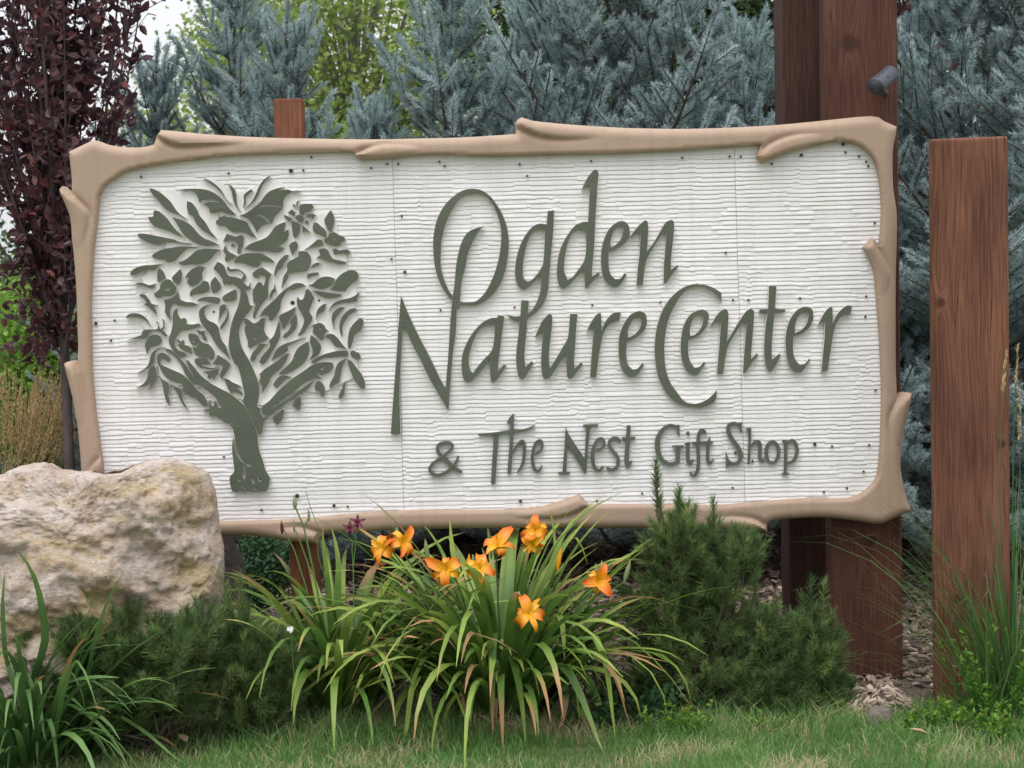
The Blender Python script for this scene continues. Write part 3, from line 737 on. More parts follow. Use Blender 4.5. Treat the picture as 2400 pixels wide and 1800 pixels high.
# --- emblem pieces (kind, outline ; holes)
EMB = r'''
leaf|A 397,228 440,235 520,270 600,330 680,410 740,500 800,565 885,622 840,610 770,570 690,545 610,500 560,450 520,395 440,310
leaf|A 465,515 510,520 570,560 640,630 690,700 740,760 850,862 780,845 680,800 590,765 510,740 440,700 400,650 385,595 430,600 452,580 450,545
leaf|A 245,835 265,815 350,818 470,840 600,865 720,890 800,925 935,940 930,955 800,940 650,930 590,940 520,960 430,950 350,910 270,870
leaf|A 425,1105 480,1060 580,1015 700,995 800,980 1045,985 980,1000 900,1010 840,1060 790,1110 745,1160 680,1185 610,1180 620,1150 540,1155 470,1135
leaf|A 150,1345 165,1300 240,1250 340,1225 440,1220 570,1205 520,1235 480,1290 420,1285 330,1300 250,1340 180,1355
leaf|A 690,595 760,620 850,650 920,690 980,750 1050,830 1120,880 1200,910 1300,960 1200,975 1080,970 980,930 900,880 830,810 770,720 730,650
leaf|A 885,395 940,410 980,450 1020,510 1050,580 1110,650 1150,710 1190,780 1280,885 1190,840 1110,790 1050,740 1000,680 960,590 910,570 885,480
leaf|A 770,1185 850,1160 920,1110 1000,1040 1100,1010 1200,1010 1320,1020 1260,1070 1200,1140 1140,1185 1100,1200 1030,1215 940,1215 860,1225 800,1215
wing|A 790,242 900,235 1040,235 1140,250 1220,280 1300,330 1370,400 1430,480 1520,570 1450,575 1390,555 1340,535 1250,550 1180,545 1165,480 1090,430 1180,402 1300,412 1300,404 1250,385 1180,375 1100,385 1040,410 1030,360 1000,300 940,260 860,250
leaf|A 1095,100 1160,120 1240,165 1310,230 1360,300 1400,370 1475,440 1420,400 1360,330 1290,250 1200,180 1130,130
leaf|A 1410,165 1450,190 1500,240 1525,310 1530,400 1550,480 1590,530 1545,500 1505,440 1480,370 1465,290 1445,220
animal|A 1290,570 1310,600 1350,590 1370,575 1390,595 1480,605 1570,630 1659,665 1690,720 1730,790 1785,865 1720,855 1650,810 1600,800 1500,805 1440,780 1380,720 1310,715 1260,690 1265,650 1295,620 ; A 1330,650 1345,638 1358,652 1343,668
animal|A 1400,815 1440,830 1500,850 1540,850 1580,830 1615,845 1625,890 1620,940 1610,990 1590,1010 1585,1060 1555,1080 1535,1060 1540,1010 1545,960 1500,915 1450,910 1400,920 1350,915 1375,870
animal|A 1455,955 1485,940 1510,970 1490,995 1460,980
leaf|A 1380,960 1400,1000 1420,1040 1470,1070 1530,1100 1480,1140 1390,1185 1375,1140 1390,1090 1350,1040
animal|A 525,1260 570,1290 600,1340 615,1390 560,1420 510,1450 500,1390 505,1310
animal|A 800,1270 825,1330 815,1420 785,1480 740,1455 695,1410 700,1370 750,1320
animal|A 640,1405 680,1420 720,1470 755,1510 740,1570 700,1610 650,1625 580,1620 560,1640 510,1650 475,1630 460,1590 500,1560 530,1530 545,1470 590,1425 ; A 612,1530 640,1510 672,1515 650,1550 625,1552
leaf|A 200,1475 270,1445 340,1460 400,1480 480,1460 470,1510 430,1530 370,1510 300,1480
leaf|A 855,1385 900,1320 970,1260 1050,1235 1120,1245 1085,1330 1090,1390 1040,1450 960,1505 910,1480 885,1440 910,1390 880,1375
leaf|A 920,1600 940,1550 1000,1510 1060,1470 1100,1420 1160,1440 1175,1500 1170,1560 1100,1590 1000,1600 930,1630
leaf|A 1195,1440 1250,1370 1290,1420 1330,1500 1300,1560 1240,1590 1205,1560
trunk|A 1225,1265 1280,1178 1330,1200 1370,1240 1390,1300 1430,1360 1520,1375 1590,1400 1620,1350 1590,1310 1540,1295 1470,1310 1420,1300 1400,1260 1420,1235 1450,1270 1530,1270 1600,1300 1650,1360 1640,1420 B 60,1440 130,1500 160,1440 160,1530 D 90,0 120,60 150,180 190,200 150,270 85,345 40,430 15,520 20,620 50,740 110,850 150,920 200,1030 250,1150 275,1280 265,1400 245,1500 285,1520 290,1580 330,1640 380,1600 E 1000,400 950,480 935,540 925,600 900,640 870,650 865,600 850,550 810,470 760,370 690,270 670,200 690,130 D 60,1240 0,1000 C 1500,950 1450,830 1425,720 1430,620 1450,480 1490,340 1540,220 1570,100 1575,0 A 1540,1510 1480,1470 1440,1480 1400,1460 1380,1490 1350,1450 1340,1400 1290,1330 1250,1290
limb|D 310,1500 400,1430 470,1350 560,1260 700,1140 850,1040 960,960 1050,935 1150,925 1220,935 1230,990 1190,1050 1130,1080 1070,1100 1040,1070 1030,1020 1025,1070 1040,1105 1090,1135 1030,1145 980,1140 840,1210 730,1300 600,1390 450,1500 480,1492 620,1415 750,1322 860,1240 980,1160 930,1240 860,1300 780,1350 700,1400 640,1440 560,1510 480,1560 430,1600 390,1620 350,1610 310,1570 ; D 1070,1005 1100,985 1120,995 1095,1025 1072,1025
limb|C 600,745 680,770 740,820 800,880 870,960 965,1112 940,1050 900,980 868,905 900,900 970,980 1060,1090 1180,1190 1300,1260 1420,1320 1520,1390 1600,1460 1659,1530 E 780,430 820,520 850,600 860,680 870,780 890,880 930,990 960,1100 1000,1170 1020,1210 1010,1290 990,1350 960,1385 880,1375 820,1385 760,1380 700,1385 650,1385 640,1335 690,1270 705,1190 700,1110 720,1040 760,1060 785,1055 750,1020 700,1010 650,960 605,880 580,790 550,620 530,560 490,520 540,490 550,430 530,480 480,515 430,490 370,450 330,420 300,400 270,400 240,430 230,380 240,340 150,350 190,320 235,310 230,210 250,200 265,270 290,280 300,205 330,230 350,290 385,300 380,270 340,200 270,130 180,60 100,10 C 960,1200 900,1130 850,1060 820,990 760,900 690,830 620,790 ; E 780,1190 805,1200 825,1250 810,1290 785,1240 ; E 870,1190 915,1225 900,1255 870,1235 ; E 820,1320 860,1345 835,1362 ; E 680,1320 705,1330 690,1360
limb|E 540,695 560,800 590,900 640,980 690,1020 680,1100 665,1180 690,1240 640,1320 620,1385 530,1385 510,1320 498,1240 505,1180 555,1130 545,1000 530,880 530,760 ; E 610,1225 640,1205 645,1240 620,1250
animal|C 590,120 680,100 740,60 770,0 785,60 800,120 880,150 960,155 1035,185 960,210 860,205 780,200 730,170 690,200 670,280 680,390 640,350 600,280 605,200 590,140
leaf|C 260,70 300,45 350,60 400,120 430,170 500,190 460,215 490,260 505,320 440,270 390,220 320,175 360,165 330,110 290,85
leaf|C 90,350 140,305 220,295 300,315 360,360 400,420 435,475 390,430 330,380 250,350 170,345 110,360
animal|C 95,650 180,620 300,575 310,530 360,505 440,505 500,500 515,450 480,395 510,410 540,500 580,470 575,400 555,355 590,390 600,470 580,510 640,590 590,590 540,540 450,520 400,560 370,600 330,620 220,630
animal|C 370,640 420,580 480,570 540,590 565,650 540,700 480,720 420,740 370,830 345,740 345,680
animal|C 765,225 770,300 810,370 850,350 880,380 885,435 960,440 1040,425 1070,460 1000,490 900,515 820,520 770,590 735,640 730,700 770,770 850,800 890,840 830,870 770,840 710,780 660,700 650,620 680,540 700,430 700,330 720,260
leaf|C 600,735 520,745 440,800 410,870 390,950 330,1020 230,1070 290,1060 350,1030 410,980 460,930 470,860 490,790 540,755
leaf|C 460,960 490,1030 500,1110 480,1180 440,1240 375,1305 420,1220 440,1150 400,1200 330,1240 215,1250 300,1225 360,1160 380,1090 400,1020
leaf|C 500,860 520,815 580,805 640,840 680,890 650,935 600,900 560,880 545,920 560,960 640,1000 730,1040 800,1070 870,1120 950,1200 1020,1280 1080,1330 1120,1380 1150,1440 1160,1500 1090,1490 1000,1400 920,1370 850,1310 830,1210 760,1200 660,1160 590,1100 540,1010 505,940
leaf|C 520,1090 570,1150 640,1190 660,1260 650,1350 665,1420 665,1500 620,1440 590,1340 570,1230
leaf|C 670,1200 740,1240 820,1270 830,1340 840,1420 905,1540 840,1490 790,1400 740,1300
animal|C 1010,525 1040,505 1060,530 1110,520 1120,570 1140,610 1145,660 1100,640 1080,590 1040,560
animal|C 905,560 960,555 1020,580 1060,650 1110,680 1170,700 1230,770 1245,840 1230,890 1190,900 1160,855 1070,860 1000,840 970,770 960,720 1000,740 1040,700 1030,690 1000,715 950,700 920,660 905,610 ; C 945,650 965,635 990,655 970,670
animal|C 755,635 790,640 810,665 835,630 855,670 850,700 930,730 950,790 950,830 900,800 830,770 780,730 765,690 790,695
animal|C 980,890 1040,870 1130,865 1160,900 1200,950 1150,960 1080,950 1090,975 1200,1000 1280,985 1220,1020 1120,1015 1040,990 990,940
animal|C 1280,830 1350,870 1420,920 1450,960 1420,1030 1370,1100 1330,1150 1310,1090 1345,1000 1350,965 1260,965 1215,940 1260,890
animal|C 1085,1050 1170,1040 1250,1020 1300,1005 1290,1080 1260,1110 1235,1175 1215,1110 1180,1150 1145,1130 1160,1090
leaf|C 1345,1130 1420,1150 1480,1190 1550,1220 1590,1250 1530,1250 1600,1320 1600,1360 1520,1320 1450,1330 1410,1260 1380,1180
leaf|C 1180,180 1110,200 1050,250 1040,320 1060,400 1110,480 1180,560 1230,650 1290,740 1360,810 1450,900 1410,780 1390,720 1340,650 1310,560 1290,470 1240,420 1170,390 1130,340 1115,260
leaf|C 1310,210 1350,180 1390,185 1385,250 1340,320 1285,410 1300,340 1305,260
leaf|C 1410,210 1430,290 1420,380 1370,460 1320,510 1320,460 1370,390 1405,310
leaf|C 1010,130 1090,90 1200,80 1310,95 1315,140 1290,180 1200,160 1120,140 1040,140
leaf|C 1345,130 1350,80 1420,30 1510,-15 1530,20 1530,110 1470,140 1390,145
leaf|B 415,70 380,80 320,130 270,200 240,270 200,360 150,430 85,490 150,450 220,390 260,330 290,260 320,190 370,120
leaf|B 170,240 120,270 70,320 75,390 60,480 100,420 100,350 130,310 190,265
wing|B 10,585 110,545 200,480 290,400 340,330 400,270 500,230 595,210 520,255 640,245 700,265 800,255 720,270 640,310 590,380 585,450 570,500 520,550 470,610 445,680 350,700 280,750 240,810 200,720 140,640 80,600 ; B 270,465 370,438 560,462 555,478 400,457 300,470 ; B 230,562 300,570 380,630 405,665 388,668 320,604 240,575
animal|B 80,1010 150,950 280,900 370,860 430,790 480,720 560,680 610,665 610,730 590,790 650,760 655,830 640,890 600,930 560,960 530,985 600,995 570,1040 500,1060 400,1050 300,1040 180,1035
leaf|B 15,1100 100,1070 270,1065 340,1090 440,1150 470,1190 380,1180 270,1165 300,1200 250,1250 160,1235 60,1200 -60,1190 -30,1130
petal|B 790,490 800,440 860,430 960,430 975,480 940,520 880,540 840,580 790,560
petal|B 690,650 740,660 800,690 800,760 780,830 745,880 710,850 700,780 690,710
petal|B 640,545 690,500 740,540 730,595 680,570
petal|B 730,605 780,570 840,590 850,640 820,680 770,650
petal|B 870,600 890,565 950,555 1005,575 960,640 940,600
petal|B 870,640 910,650 915,690 860,690
petal|B 590,570 640,590 700,620 660,665 600,610
petal|B 760,400 790,380 770,440 760,500 750,440
petal|B 700,440 730,430 740,500
petal|B 830,700 870,740 930,790 870,790 830,800
animal|B 1195,510 1230,570 1248,650 1230,730 1215,790 1170,780 1130,710 1112,640 1150,570
animal|B 980,670 1030,680 1070,720 1110,750 1140,800 1145,870 1100,850 1040,830 980,800 960,740
animal|B 1155,860 1180,810 1240,795 1300,830 1370,860 1385,900 1340,930 1320,975 1250,980 1160,955 1110,920 1110,880 ; B 1222,870 1245,858 1265,875 1245,890
animal|B 1215,1020 1260,1005 1300,1030 1350,1025 1410,1020 1450,1050 1430,1080 1330,1075 1240,1090
animal|B 1035,1020 1110,1005 1160,1030 1190,1090 1230,1140 1310,1160 1400,1180 1390,1210 1300,1215 1220,1190 1160,1180 1090,1150 1010,1130 1060,1090
leaf|B 1080,895 1105,960 1060,980 970,990 850,1025 920,980 990,920 1030,890
leaf|B 745,910 775,960 765,1020 730,1060 705,1105 680,1050 655,970 690,930
leaf|B 780,1045 860,1040 920,1080 945,1150 935,1220 900,1290 830,1310 740,1320 660,1330 640,1400 600,1470 555,1525 570,1450 585,1370 635,1290 625,1230 660,1170 720,1140 775,1110
leaf|B 650,1090 640,1140 590,1200 580,1250 520,1290 480,1370 460,1350 480,1260 510,1190 560,1130 610,1090
leaf|B 940,1260 960,1220 1010,1190 1070,1200 1010,1240
leaf|B 890,1340 960,1320 1040,1315 1040,1350 960,1370 890,1400
leaf|B 905,1480 970,1460 1020,1410 1090,1375 1170,1370 1250,1395 1225,1460 1170,1510 1080,1535 1000,1520
leaf|B 1185,1540 1230,1490 1265,1410 1330,1340 1420,1295 1500,1290 1550,1330 1550,1400 1490,1450 1430,1500 1390,1560 1300,1560
leaf|B 960,1550 1100,1565 1340,1600 1330,1625 1240,1650 1130,1650 1040,1610
limb|B 870,1490 830,1460 740,1455 640,1510 540,1590 D 480,110 400,180 330,250 270,340 330,325 390,325 400,390 440,390 500,320 545,240 560,140 600,60 650,0 B 700,1545 800,1515
animal|B 900,1525 950,1580 975,1659 D 970,80 960,160 920,270 960,340 950,400 900,470 850,550 790,590 765,580 800,530 840,440 850,370 810,290 770,220 755,130 770,80 800,125 840,110 860,50 870,0
animal|B 180,1330 240,1280 310,1250 370,1290 430,1335 405,1400 390,1500 390,1600 D 380,90 320,170 260,260 215,370 190,340 205,260 235,130 200,180 185,60 190,0 B 195,1540 250,1450 290,1440 330,1490 355,1390 330,1360 280,1350 270,1390 200,1380
leaf|B 470,1450 495,1560 450,1600 D 450,60 410,130 405,90 430,0 B 460,1520
animal|D 90,355 140,380 190,420 240,415 290,370 350,350 345,430 335,500 360,570 395,610 360,645 280,670 210,720 170,750 125,735 120,650 90,560 80,480 95,450 75,400 ; D 200,625 250,598 240,625 215,640
leaf|D 275,680 250,730 190,800 155,880 170,925 220,900 250,840 310,770 350,710 380,695
leaf|D 520,390 545,460 545,560 530,640 480,730 420,830 370,920 320,965 270,930 300,860 360,790 410,720 400,650 450,600 490,500
leaf|D 740,210 660,260 540,320 530,370 560,440 575,510 620,470 650,400 680,350 730,290
leaf|D 750,300 765,400 755,480 710,540 660,590 600,625 575,600 600,560 650,520 680,450 670,400 710,340
leaf|D 870,610 780,630 700,660 600,690 520,740 470,810 430,910 500,870 590,820 650,770 640,720 720,680 800,640
leaf|D 905,660 830,700 760,760 720,840 700,900 640,970 560,1040 520,1090 600,1080 680,1060 760,1010 830,960 880,900 910,830 920,760
leaf|D 665,810 600,830 520,900 430,960 340,1020 270,1090 290,1100 270,1190 310,1230 300,1330 350,1270 400,1190 430,1120 490,1060 560,1000 620,920
leaf|D 690,1120 620,1100 560,1100 500,1140 450,1220 490,1270 560,1210 620,1150
animal|D 955,450 1010,430 1060,420 1110,450 1130,490 1165,520 1120,560 1100,640 1060,640 1010,590 960,550 970,490 ; D 1048,492 1070,478 1087,492 1068,505
leaf|D 940,575 1000,620 1060,690 1070,760 1040,830 960,880 920,900 960,820 950,730 925,660
leaf|D 1125,580 1200,560 1260,590 1320,660 1360,710 1400,755 1330,745 1260,730 1220,680 1180,630 1130,605
leaf|D 940,930 1000,880 1100,830 1200,800 1300,780 1410,775 1425,820 1400,860 1300,860 1200,870 1100,880 1020,920 960,945
leaf|D 1420,740 1415,650 1430,540 1460,470 1520,400 1580,355 1615,380 1615,450 1580,520 1510,570 1490,640 1450,760
leaf|D 1450,790 1490,775 1530,800 1560,800 1585,860 1570,895 1520,895 1460,850
leaf|D 1415,885 1470,920 1540,1010 1600,1090 1640,1190 1635,1270 1590,1270 1540,1210 1490,1140 1450,1040 1420,960
leaf|D 1390,880 1380,920 1350,980 1330,1080 1310,1180 1250,1220 1175,1270 1190,1190 1240,1100 1260,1000 1300,930
leaf|D 1390,1165 1385,1250 1370,1340 1330,1400 1295,1400 1310,1330 1340,1270 1360,1200
leaf|D 990,1230 1010,1180 1050,1165 1100,1210 1125,1290 1110,1370 1070,1370 1050,1310 990,1290
leaf|D 1540,250 1500,230 1430,250 1350,330 1310,420 1310,520 1340,610 1350,560 1350,470 1390,390 1450,310 1520,265
leaf|D 1380,220 1310,220 1240,270 1210,330 1210,400 1235,490 1245,510 1240,430 1270,350 1330,280
leaf|D 1570,10 1520,60 1440,100 1300,130 1220,180 1165,265 1230,210 1330,170 1440,160 1540,140 1550,80
leaf|D 1135,170 1080,190 1020,260 1000,380 1040,310 1110,270 1130,220
leaf|D 700,1490 740,1400 810,1370 815,1450 800,1530 770,1555 745,1525 760,1480 740,1480 730,1520
leaf|E 1060,500 1060,420 1110,370 1190,315 1205,340 1180,440 1130,520 1090,510 1115,430 1095,440 1075,490
'''
EM_T = 0.016     # letters and emblem stand this far proud of the ridges
emb_base = at(585, 1150, SIGN_Y); emb_base.y = SIGN_Y
emblem = None
pieces = [l for l in EMB.strip().splitlines() if l.strip()]
pieces.sort(key=lambda l: 0 if l.startswith('trunk') else 1)
for i, line in enumerate(pieces):
    kind, data = line.split('|')
    loops = [px_loop_to_plane(smooth_loop(parse(d), sub=3), SIGN_Y) for d in data.split(';')]
    yf = SIGN_Y - EM_T - random.uniform(0, 0.0008)
    nm = {'leaf': 'leaf_cutout', 'animal': 'animal_cutout', 'wing': 'wing_cutout', 'limb': 'limb_cutout', 'petal': 'petal_cutout', 'trunk': 'tree_emblem'}[kind]
    par = sign if kind == 'trunk' else emblem
    o = curve_solid(nm, loops, yf, EM_T + 0.002, 0.0009, M_green, par, sign_base if kind == 'trunk' else emb_base, res=1)
    if kind == 'trunk': emblem = o
    o.data.materials.append(M_carve)
    sidef = [abs(p.normal.y) < 0.45 for p in o.data.polygons]
    o.data.polygons.foreach_set('material_index', np.array(sidef, dtype=np.int32))

# carved smooth background under the crown of the emblem (the ridges stop there)
CARVE = ['F 0,0']
BACK = '''P 372,450 400,444 430,452 450,440 480,425 510,424 535,440 560,450 585,440 620,430 650,420 670,436 690,455 705,470 712,490 736,500 760,500 775,510 790,530 790,560 800,580 812,600 815,640 830,660
836,700 830,730 842,760 830,790 838,850 835,880 800,900 770,915 740,920 700,915 660,930 640,945 610,950 575,940 540,925 510,915 480,905 450,910 430,900 410,910 380,890 370,860 345,860 345,830 350,800 348,780 330,760 350,735 335,705 345,680 330,650 345,640 350,610 380,600 390,570 352,545 380,520 365,490 380,470'''
bl_ = px_loop_to_plane(smooth_loop(parse(BACK), sub=3), SIGN_Y)
curve_solid('carved_field', [bl_], SIGN_Y - 0.0022, 0.006, 0.001, M_white, sign, sign_base, res=1)

# --- lettering: (character, list of outlines / strokes)
LET = r'''
O|F 480,850 485,700 520,550 590,420 680,330 770,275 860,260 950,275 1040,340 1120,450 1180,580 1210,720 1212,850 1190,1000 1150,1140 1080,1260 990,1345 900,1385 800,1390 740,1380 670,1350 600,1270 540,1160 500,1030 ; F 555,900 560,780 590,640 640,510 710,390 790,320 880,305 970,320 1040,390 1095,490 1130,610 1140,720 1130,850 1100,1000 1050,1140 980,1270 900,1345 820,1360 740,1350 670,1300 610,1200 570,1080 552,980
N|F 975,620 930,660 880,740 840,830 810,920 790,1030 760,1140 745,1280 735,1400 H 710,200 700,400 670,620 655,800 645,950 628,1170 530,1005 450,865 370,700 280,530 220,395 183,350 175,550 165,750 155,950 158,1200 165,1395 68,1395 85,1150 100,950 115,750 130,560 140,400 155,200 168,50 250,250 350,460 450,650 560,880 600,940 612,800 625,640 640,400 655,200 F 670,1300 690,1150 700,1020 725,880 755,780 800,700 860,655
g|F 1590,475 1652,468 G 190,700 170,900 155,1100 140,1250 110,1350 60,1425 0,1480 -57,1515 -55,1470 -10,1430 40,1340 70,1230 75,1090 F 1470,1150 1400,1220 1340,1238 1290,1180 1273,1060 1290,920 1340,770 1420,650 1500,600 1580,605 ; F 1565,655 1480,655 1420,720 1380,830 1355,960 1350,1080 1365,1140 1400,1160 1450,1130 1520,1040 1550,950
d|G 625,90 605,72 580,85 520,160 468,268 500,255 545,215 550,230 545,300 530,580 480,582 400,620 330,710 270,820 235,960 228,1080 245,1190 290,1230 350,1190 420,1110 490,1035 495,1120 500,1215 520,1225 560,1175 645,1085 628,1068 570,1110 570,1030 590,800 605,500 620,250 630,120 ; G 510,680 460,650 400,670 350,740 320,840 300,960 300,1060 330,1140 380,1115 430,1050 490,960 510,850
e|G 935,690 925,620 880,575 820,580 750,630 700,710 665,820 655,950 665,1070 700,1160 760,1205 820,1210 870,1150 905,1095 885,1075 840,1130 790,1135 745,1080 730,990 730,870 790,850 870,800 925,740 ; G 870,650 850,620 800,640 765,700 745,790 755,828 800,800 850,740
n|G 945,740 940,722 1000,640 1060,580 1090,565 1110,590 1112,700 1100,870 1180,760 1270,600 1310,570 1345,560 1365,600 1355,750 1335,930 1335,1045 1395,998 1405,1015 1340,1100 1285,1180 1262,1170 1265,1000 1280,830 1290,690 1250,690 1200,770 1120,900 1085,1000 1070,1100 1060,1195 1000,1192 1010,1050 1030,880 1038,690 1000,690
a|H 1170,250 1110,240 1095,265 1040,270 960,310 880,390 810,500 765,620 755,740 770,850 800,885 845,885 900,830 960,760 1035,650 1030,760 1040,880 1065,895 1110,850 1190,730 1168,715 1110,780 1110,720 1130,560 1150,400 ; H 1080,330 1010,335 930,380 880,470 840,580 825,680 840,770 865,800 910,740 980,660 1050,580 1070,480
t|H 1335,95 1408,100 1400,230 1440,215 1440,240 1395,285 1385,400 1365,620 1375,740 1435,685 1450,705 1400,800 1355,865 1310,840 1285,700 1290,560 1310,400 1315,295 1250,290 1195,232 1260,252 1325,248
u|I 25,545 20,525 80,390 130,330 160,308 182,340 178,450 160,600 150,750 160,835 210,760 280,640 330,550 345,450 355,310 428,310 415,450 405,620 395,760 400,840 460,780 482,795 420,880 365,945 330,920 320,820 320,690 250,790 180,900 130,945 90,920 75,800 80,650 95,500 60,490
r|I 510,490 560,390 610,320 650,298 658,340 658,480 690,400 740,330 790,298 850,298 830,380 780,385 720,430 680,500 655,600 630,750 610,925 550,925 560,750 575,580 585,455 555,445
e|I 1100,400 1090,320 1040,285 980,295 920,340 870,420 835,520 825,640 835,770 870,870 930,920 990,920 1040,860 1075,800 1055,785 1010,840 960,850 915,800 900,700 905,580 980,550 1050,500 1085,450 ; I 1045,385 1030,340 980,350 940,410 915,480 920,540 980,510 1030,450
C|J 372,190 300,145 220,115 120,105 40,120 I 1400,90 1310,180 1240,300 1195,450 1175,620 1185,800 1220,950 1290,1080 1370,1160 1450,1200 1550,1215 J 160,1305 220,1290 310,1240 328,1130 250,1210 150,1260 60,1260 0,1230 I 1400,1080 1330,980 1285,850 1270,700 1275,550 1300,400 1350,270 1420,150 1480,85 J 90,140 170,132 240,155 300,195 350,250 372,295
e|J 250,430 240,380 190,352 130,365 70,400 20,470 -10,560 -25,700 -15,830 20,930 80,985 140,990 180,930 220,870 200,855 160,905 110,915 70,860 50,770 50,640 130,620 190,570 235,500 ; J 190,430 170,395 130,410 90,460 65,550 70,608 120,590 170,530 190,480
n|J 270,520 265,510 330,400 390,350 425,350 440,400 435,520 425,660 520,500 600,380 650,342 685,360 688,420 675,600 660,780 660,830 715,775 728,795 660,880 605,970 580,960 590,800 605,620 615,480 580,480 520,560 440,700 410,820 390,975 328,975 340,820 355,650 365,470 320,470
t|J 832,122 905,125 890,345 995,350 985,378 885,385 875,500 860,680 860,835 930,780 948,795 900,890 850,960 815,935 790,840 785,700 800,500 820,385 735,385 740,350 822,345
e|J 1265,420 1250,350 1200,325 1140,335 1080,380 1030,460 1000,560 992,680 1005,820 1040,920 1100,962 1150,955 1190,900 1238,840 1218,830 1180,875 1130,885 1090,840 1065,750 1070,610 1140,590 1210,540 1250,480 ; J 1215,410 1200,375 1150,385 1110,430 1085,510 1085,580 1140,550 1190,500
r|J 1305,505 1320,470 1370,380 1420,325 1448,330 1450,400 1450,480 1490,400 1540,345 1590,312 1638,318 1620,400 1570,395 1520,430 1475,510 1450,620 1425,780 1400,950 1340,950 1355,780 1370,620 1375,480 1350,465
&|S K 455,735,20 390,700,35 330,650,42 270,590,40 215,540,32 200,490,30 220,445,28 290,425,24 345,440,28 355,480,26 320,520,24 240,585,22 160,640,26 120,700,30 150,750,32 210,765,30 290,735,26 350,680,24 400,620,26 415,565,20
T|S K 625,342,14 760,338,24 960,312,26 1100,300,22 1210,252,6 ; K 785,355 835,350 800,850 755,850
h|K 985,130 940,180 920,230 960,215 950,400 925,745 965,745 985,400 995,150 ; S K 960,580,14 1010,480,18 1070,410,26 1100,440,32 1100,540,34 1085,640,30 1050,710,20 1025,740,8
e|S K 1215,545,14 1270,510,18 1290,450,22 1270,405,22 1220,430,24 1190,520,30 1185,620,34 1205,700,32 1245,725,26 1270,690,14 1285,665,8
N|K 1530,265 1545,430 1535,735 1495,735 1515,500 ; S K 1455,745,20 1570,742,20 ; K 1530,265 1560,340 1650,480 1720,590 1745,740 1720,745 1640,600 1540,430 ; K 1745,245 1785,245 1760,500 1740,745 1725,600 ; S K 1710,250,20 1865,248,20
e|S K 1850,510,14 1910,480,18 1930,420,24 1900,385,22 1850,410,24 1815,500,34 1808,600,38 1830,690,34 1880,715,26 1920,670,12
s|S K 2095,430,14 2080,390,24 2030,380,24 1985,410,28 1985,470,32 2040,540,34 2075,600,34 2060,680,30 2010,710,28 1955,690,22
t|L 85,250 122,250 110,500 100,640 140,615 120,665 90,700 60,650 65,500 ; S L 30,385,22 170,380,22
G|S L 600,262,18 530,245,22 460,290,34 410,370,46 400,460,52 415,550,50 460,620,44 520,650,36 580,640,30 615,610,30 ; L 628,245 628,370 612,340 600,275 560,250 ; L 590,470 635,470 630,640 590,650 ; S L 555,468,18 668,465,18
i|S L 718,440,36 715,540,36 720,630,36 745,650,20 770,600,8 ; S L 685,440,18 740,432,14 ; L 700,320 725,310 735,340 720,360 705,345
f|S L 900,335,26 880,300,24 850,300,24 828,350,30 820,450,34 825,600,34 820,700,32 790,765,26 755,765,22 745,735,20 ; S L 760,430,16 880,428,16
t|L 945,365 945,420 935,560 945,640 985,590 955,655 920,650 905,600 915,440 ; S L 880,430,16 975,428,16
S|L 1272,215 1275,330 1262,320 1250,260 1220,240 ; S L 1245,240,22 1190,225,24 1140,250,32 1135,310,40 1170,390,44 1230,470,46 1262,550,44 1250,620,36 1200,650,30 1150,630,26 1120,590,20 ; L 1108,515 1125,570 1140,640 1110,690
h|L 1310,285 1370,275 1365,450 1355,650 1335,650 1345,400 1345,300 ; S L 1370,470,12 1410,420,18 1450,415,26 1465,460,32 1460,560,32 1470,620,30 1510,600,12
o|R L 1595,410,22 1545,450,28 1530,530,34 1545,610,28 1595,640,22 1640,600,28 1658,520,34 1640,445,28
p|L 1690,410 1745,400 1745,560 1735,760 1710,760 1715,430 ; S L 1690,750,14 1760,750,14 ; S L 1740,440,12 1790,400,20 1830,430,28 1848,510,30 1825,590,28 1780,635,20 1745,630,16
'''
import bmesh


def strip_solid(L_, R_, closed, Y, thick):
    """ribbon stroke as a solid, pixel sides L_/R_ -> arrays"""
    a = px_loop_to_plane(L_, SIGN_Y); b = px_loop_to_plane(R_, SIGN_Y); n = len(a)
    V = []; F = []
    for i_, (p, q) in enumerate(zip(a, b)):
        if not closed: Y -= 0.00003
        V += [(p[0], Y, p[1]), (q[0], Y, q[1]), (p[0], Y + thick, p[1]), (q[0], Y + thick, q[1])]
    m = n if closed else n - 1
    for i in range(m):
        o = 4 * i; e = 4 * ((i + 1) % n)
        F += [(o, o + 1, e + 1, e), (o, e, e + 2, o + 2), (o + 1, o + 3, e + 3, e + 1)]
    if not closed:
        F += [(0, 2, 3, 1), (4 * n - 4, 4 * n - 3, 4 * n - 1, 4 * n - 2)]
    return V, F


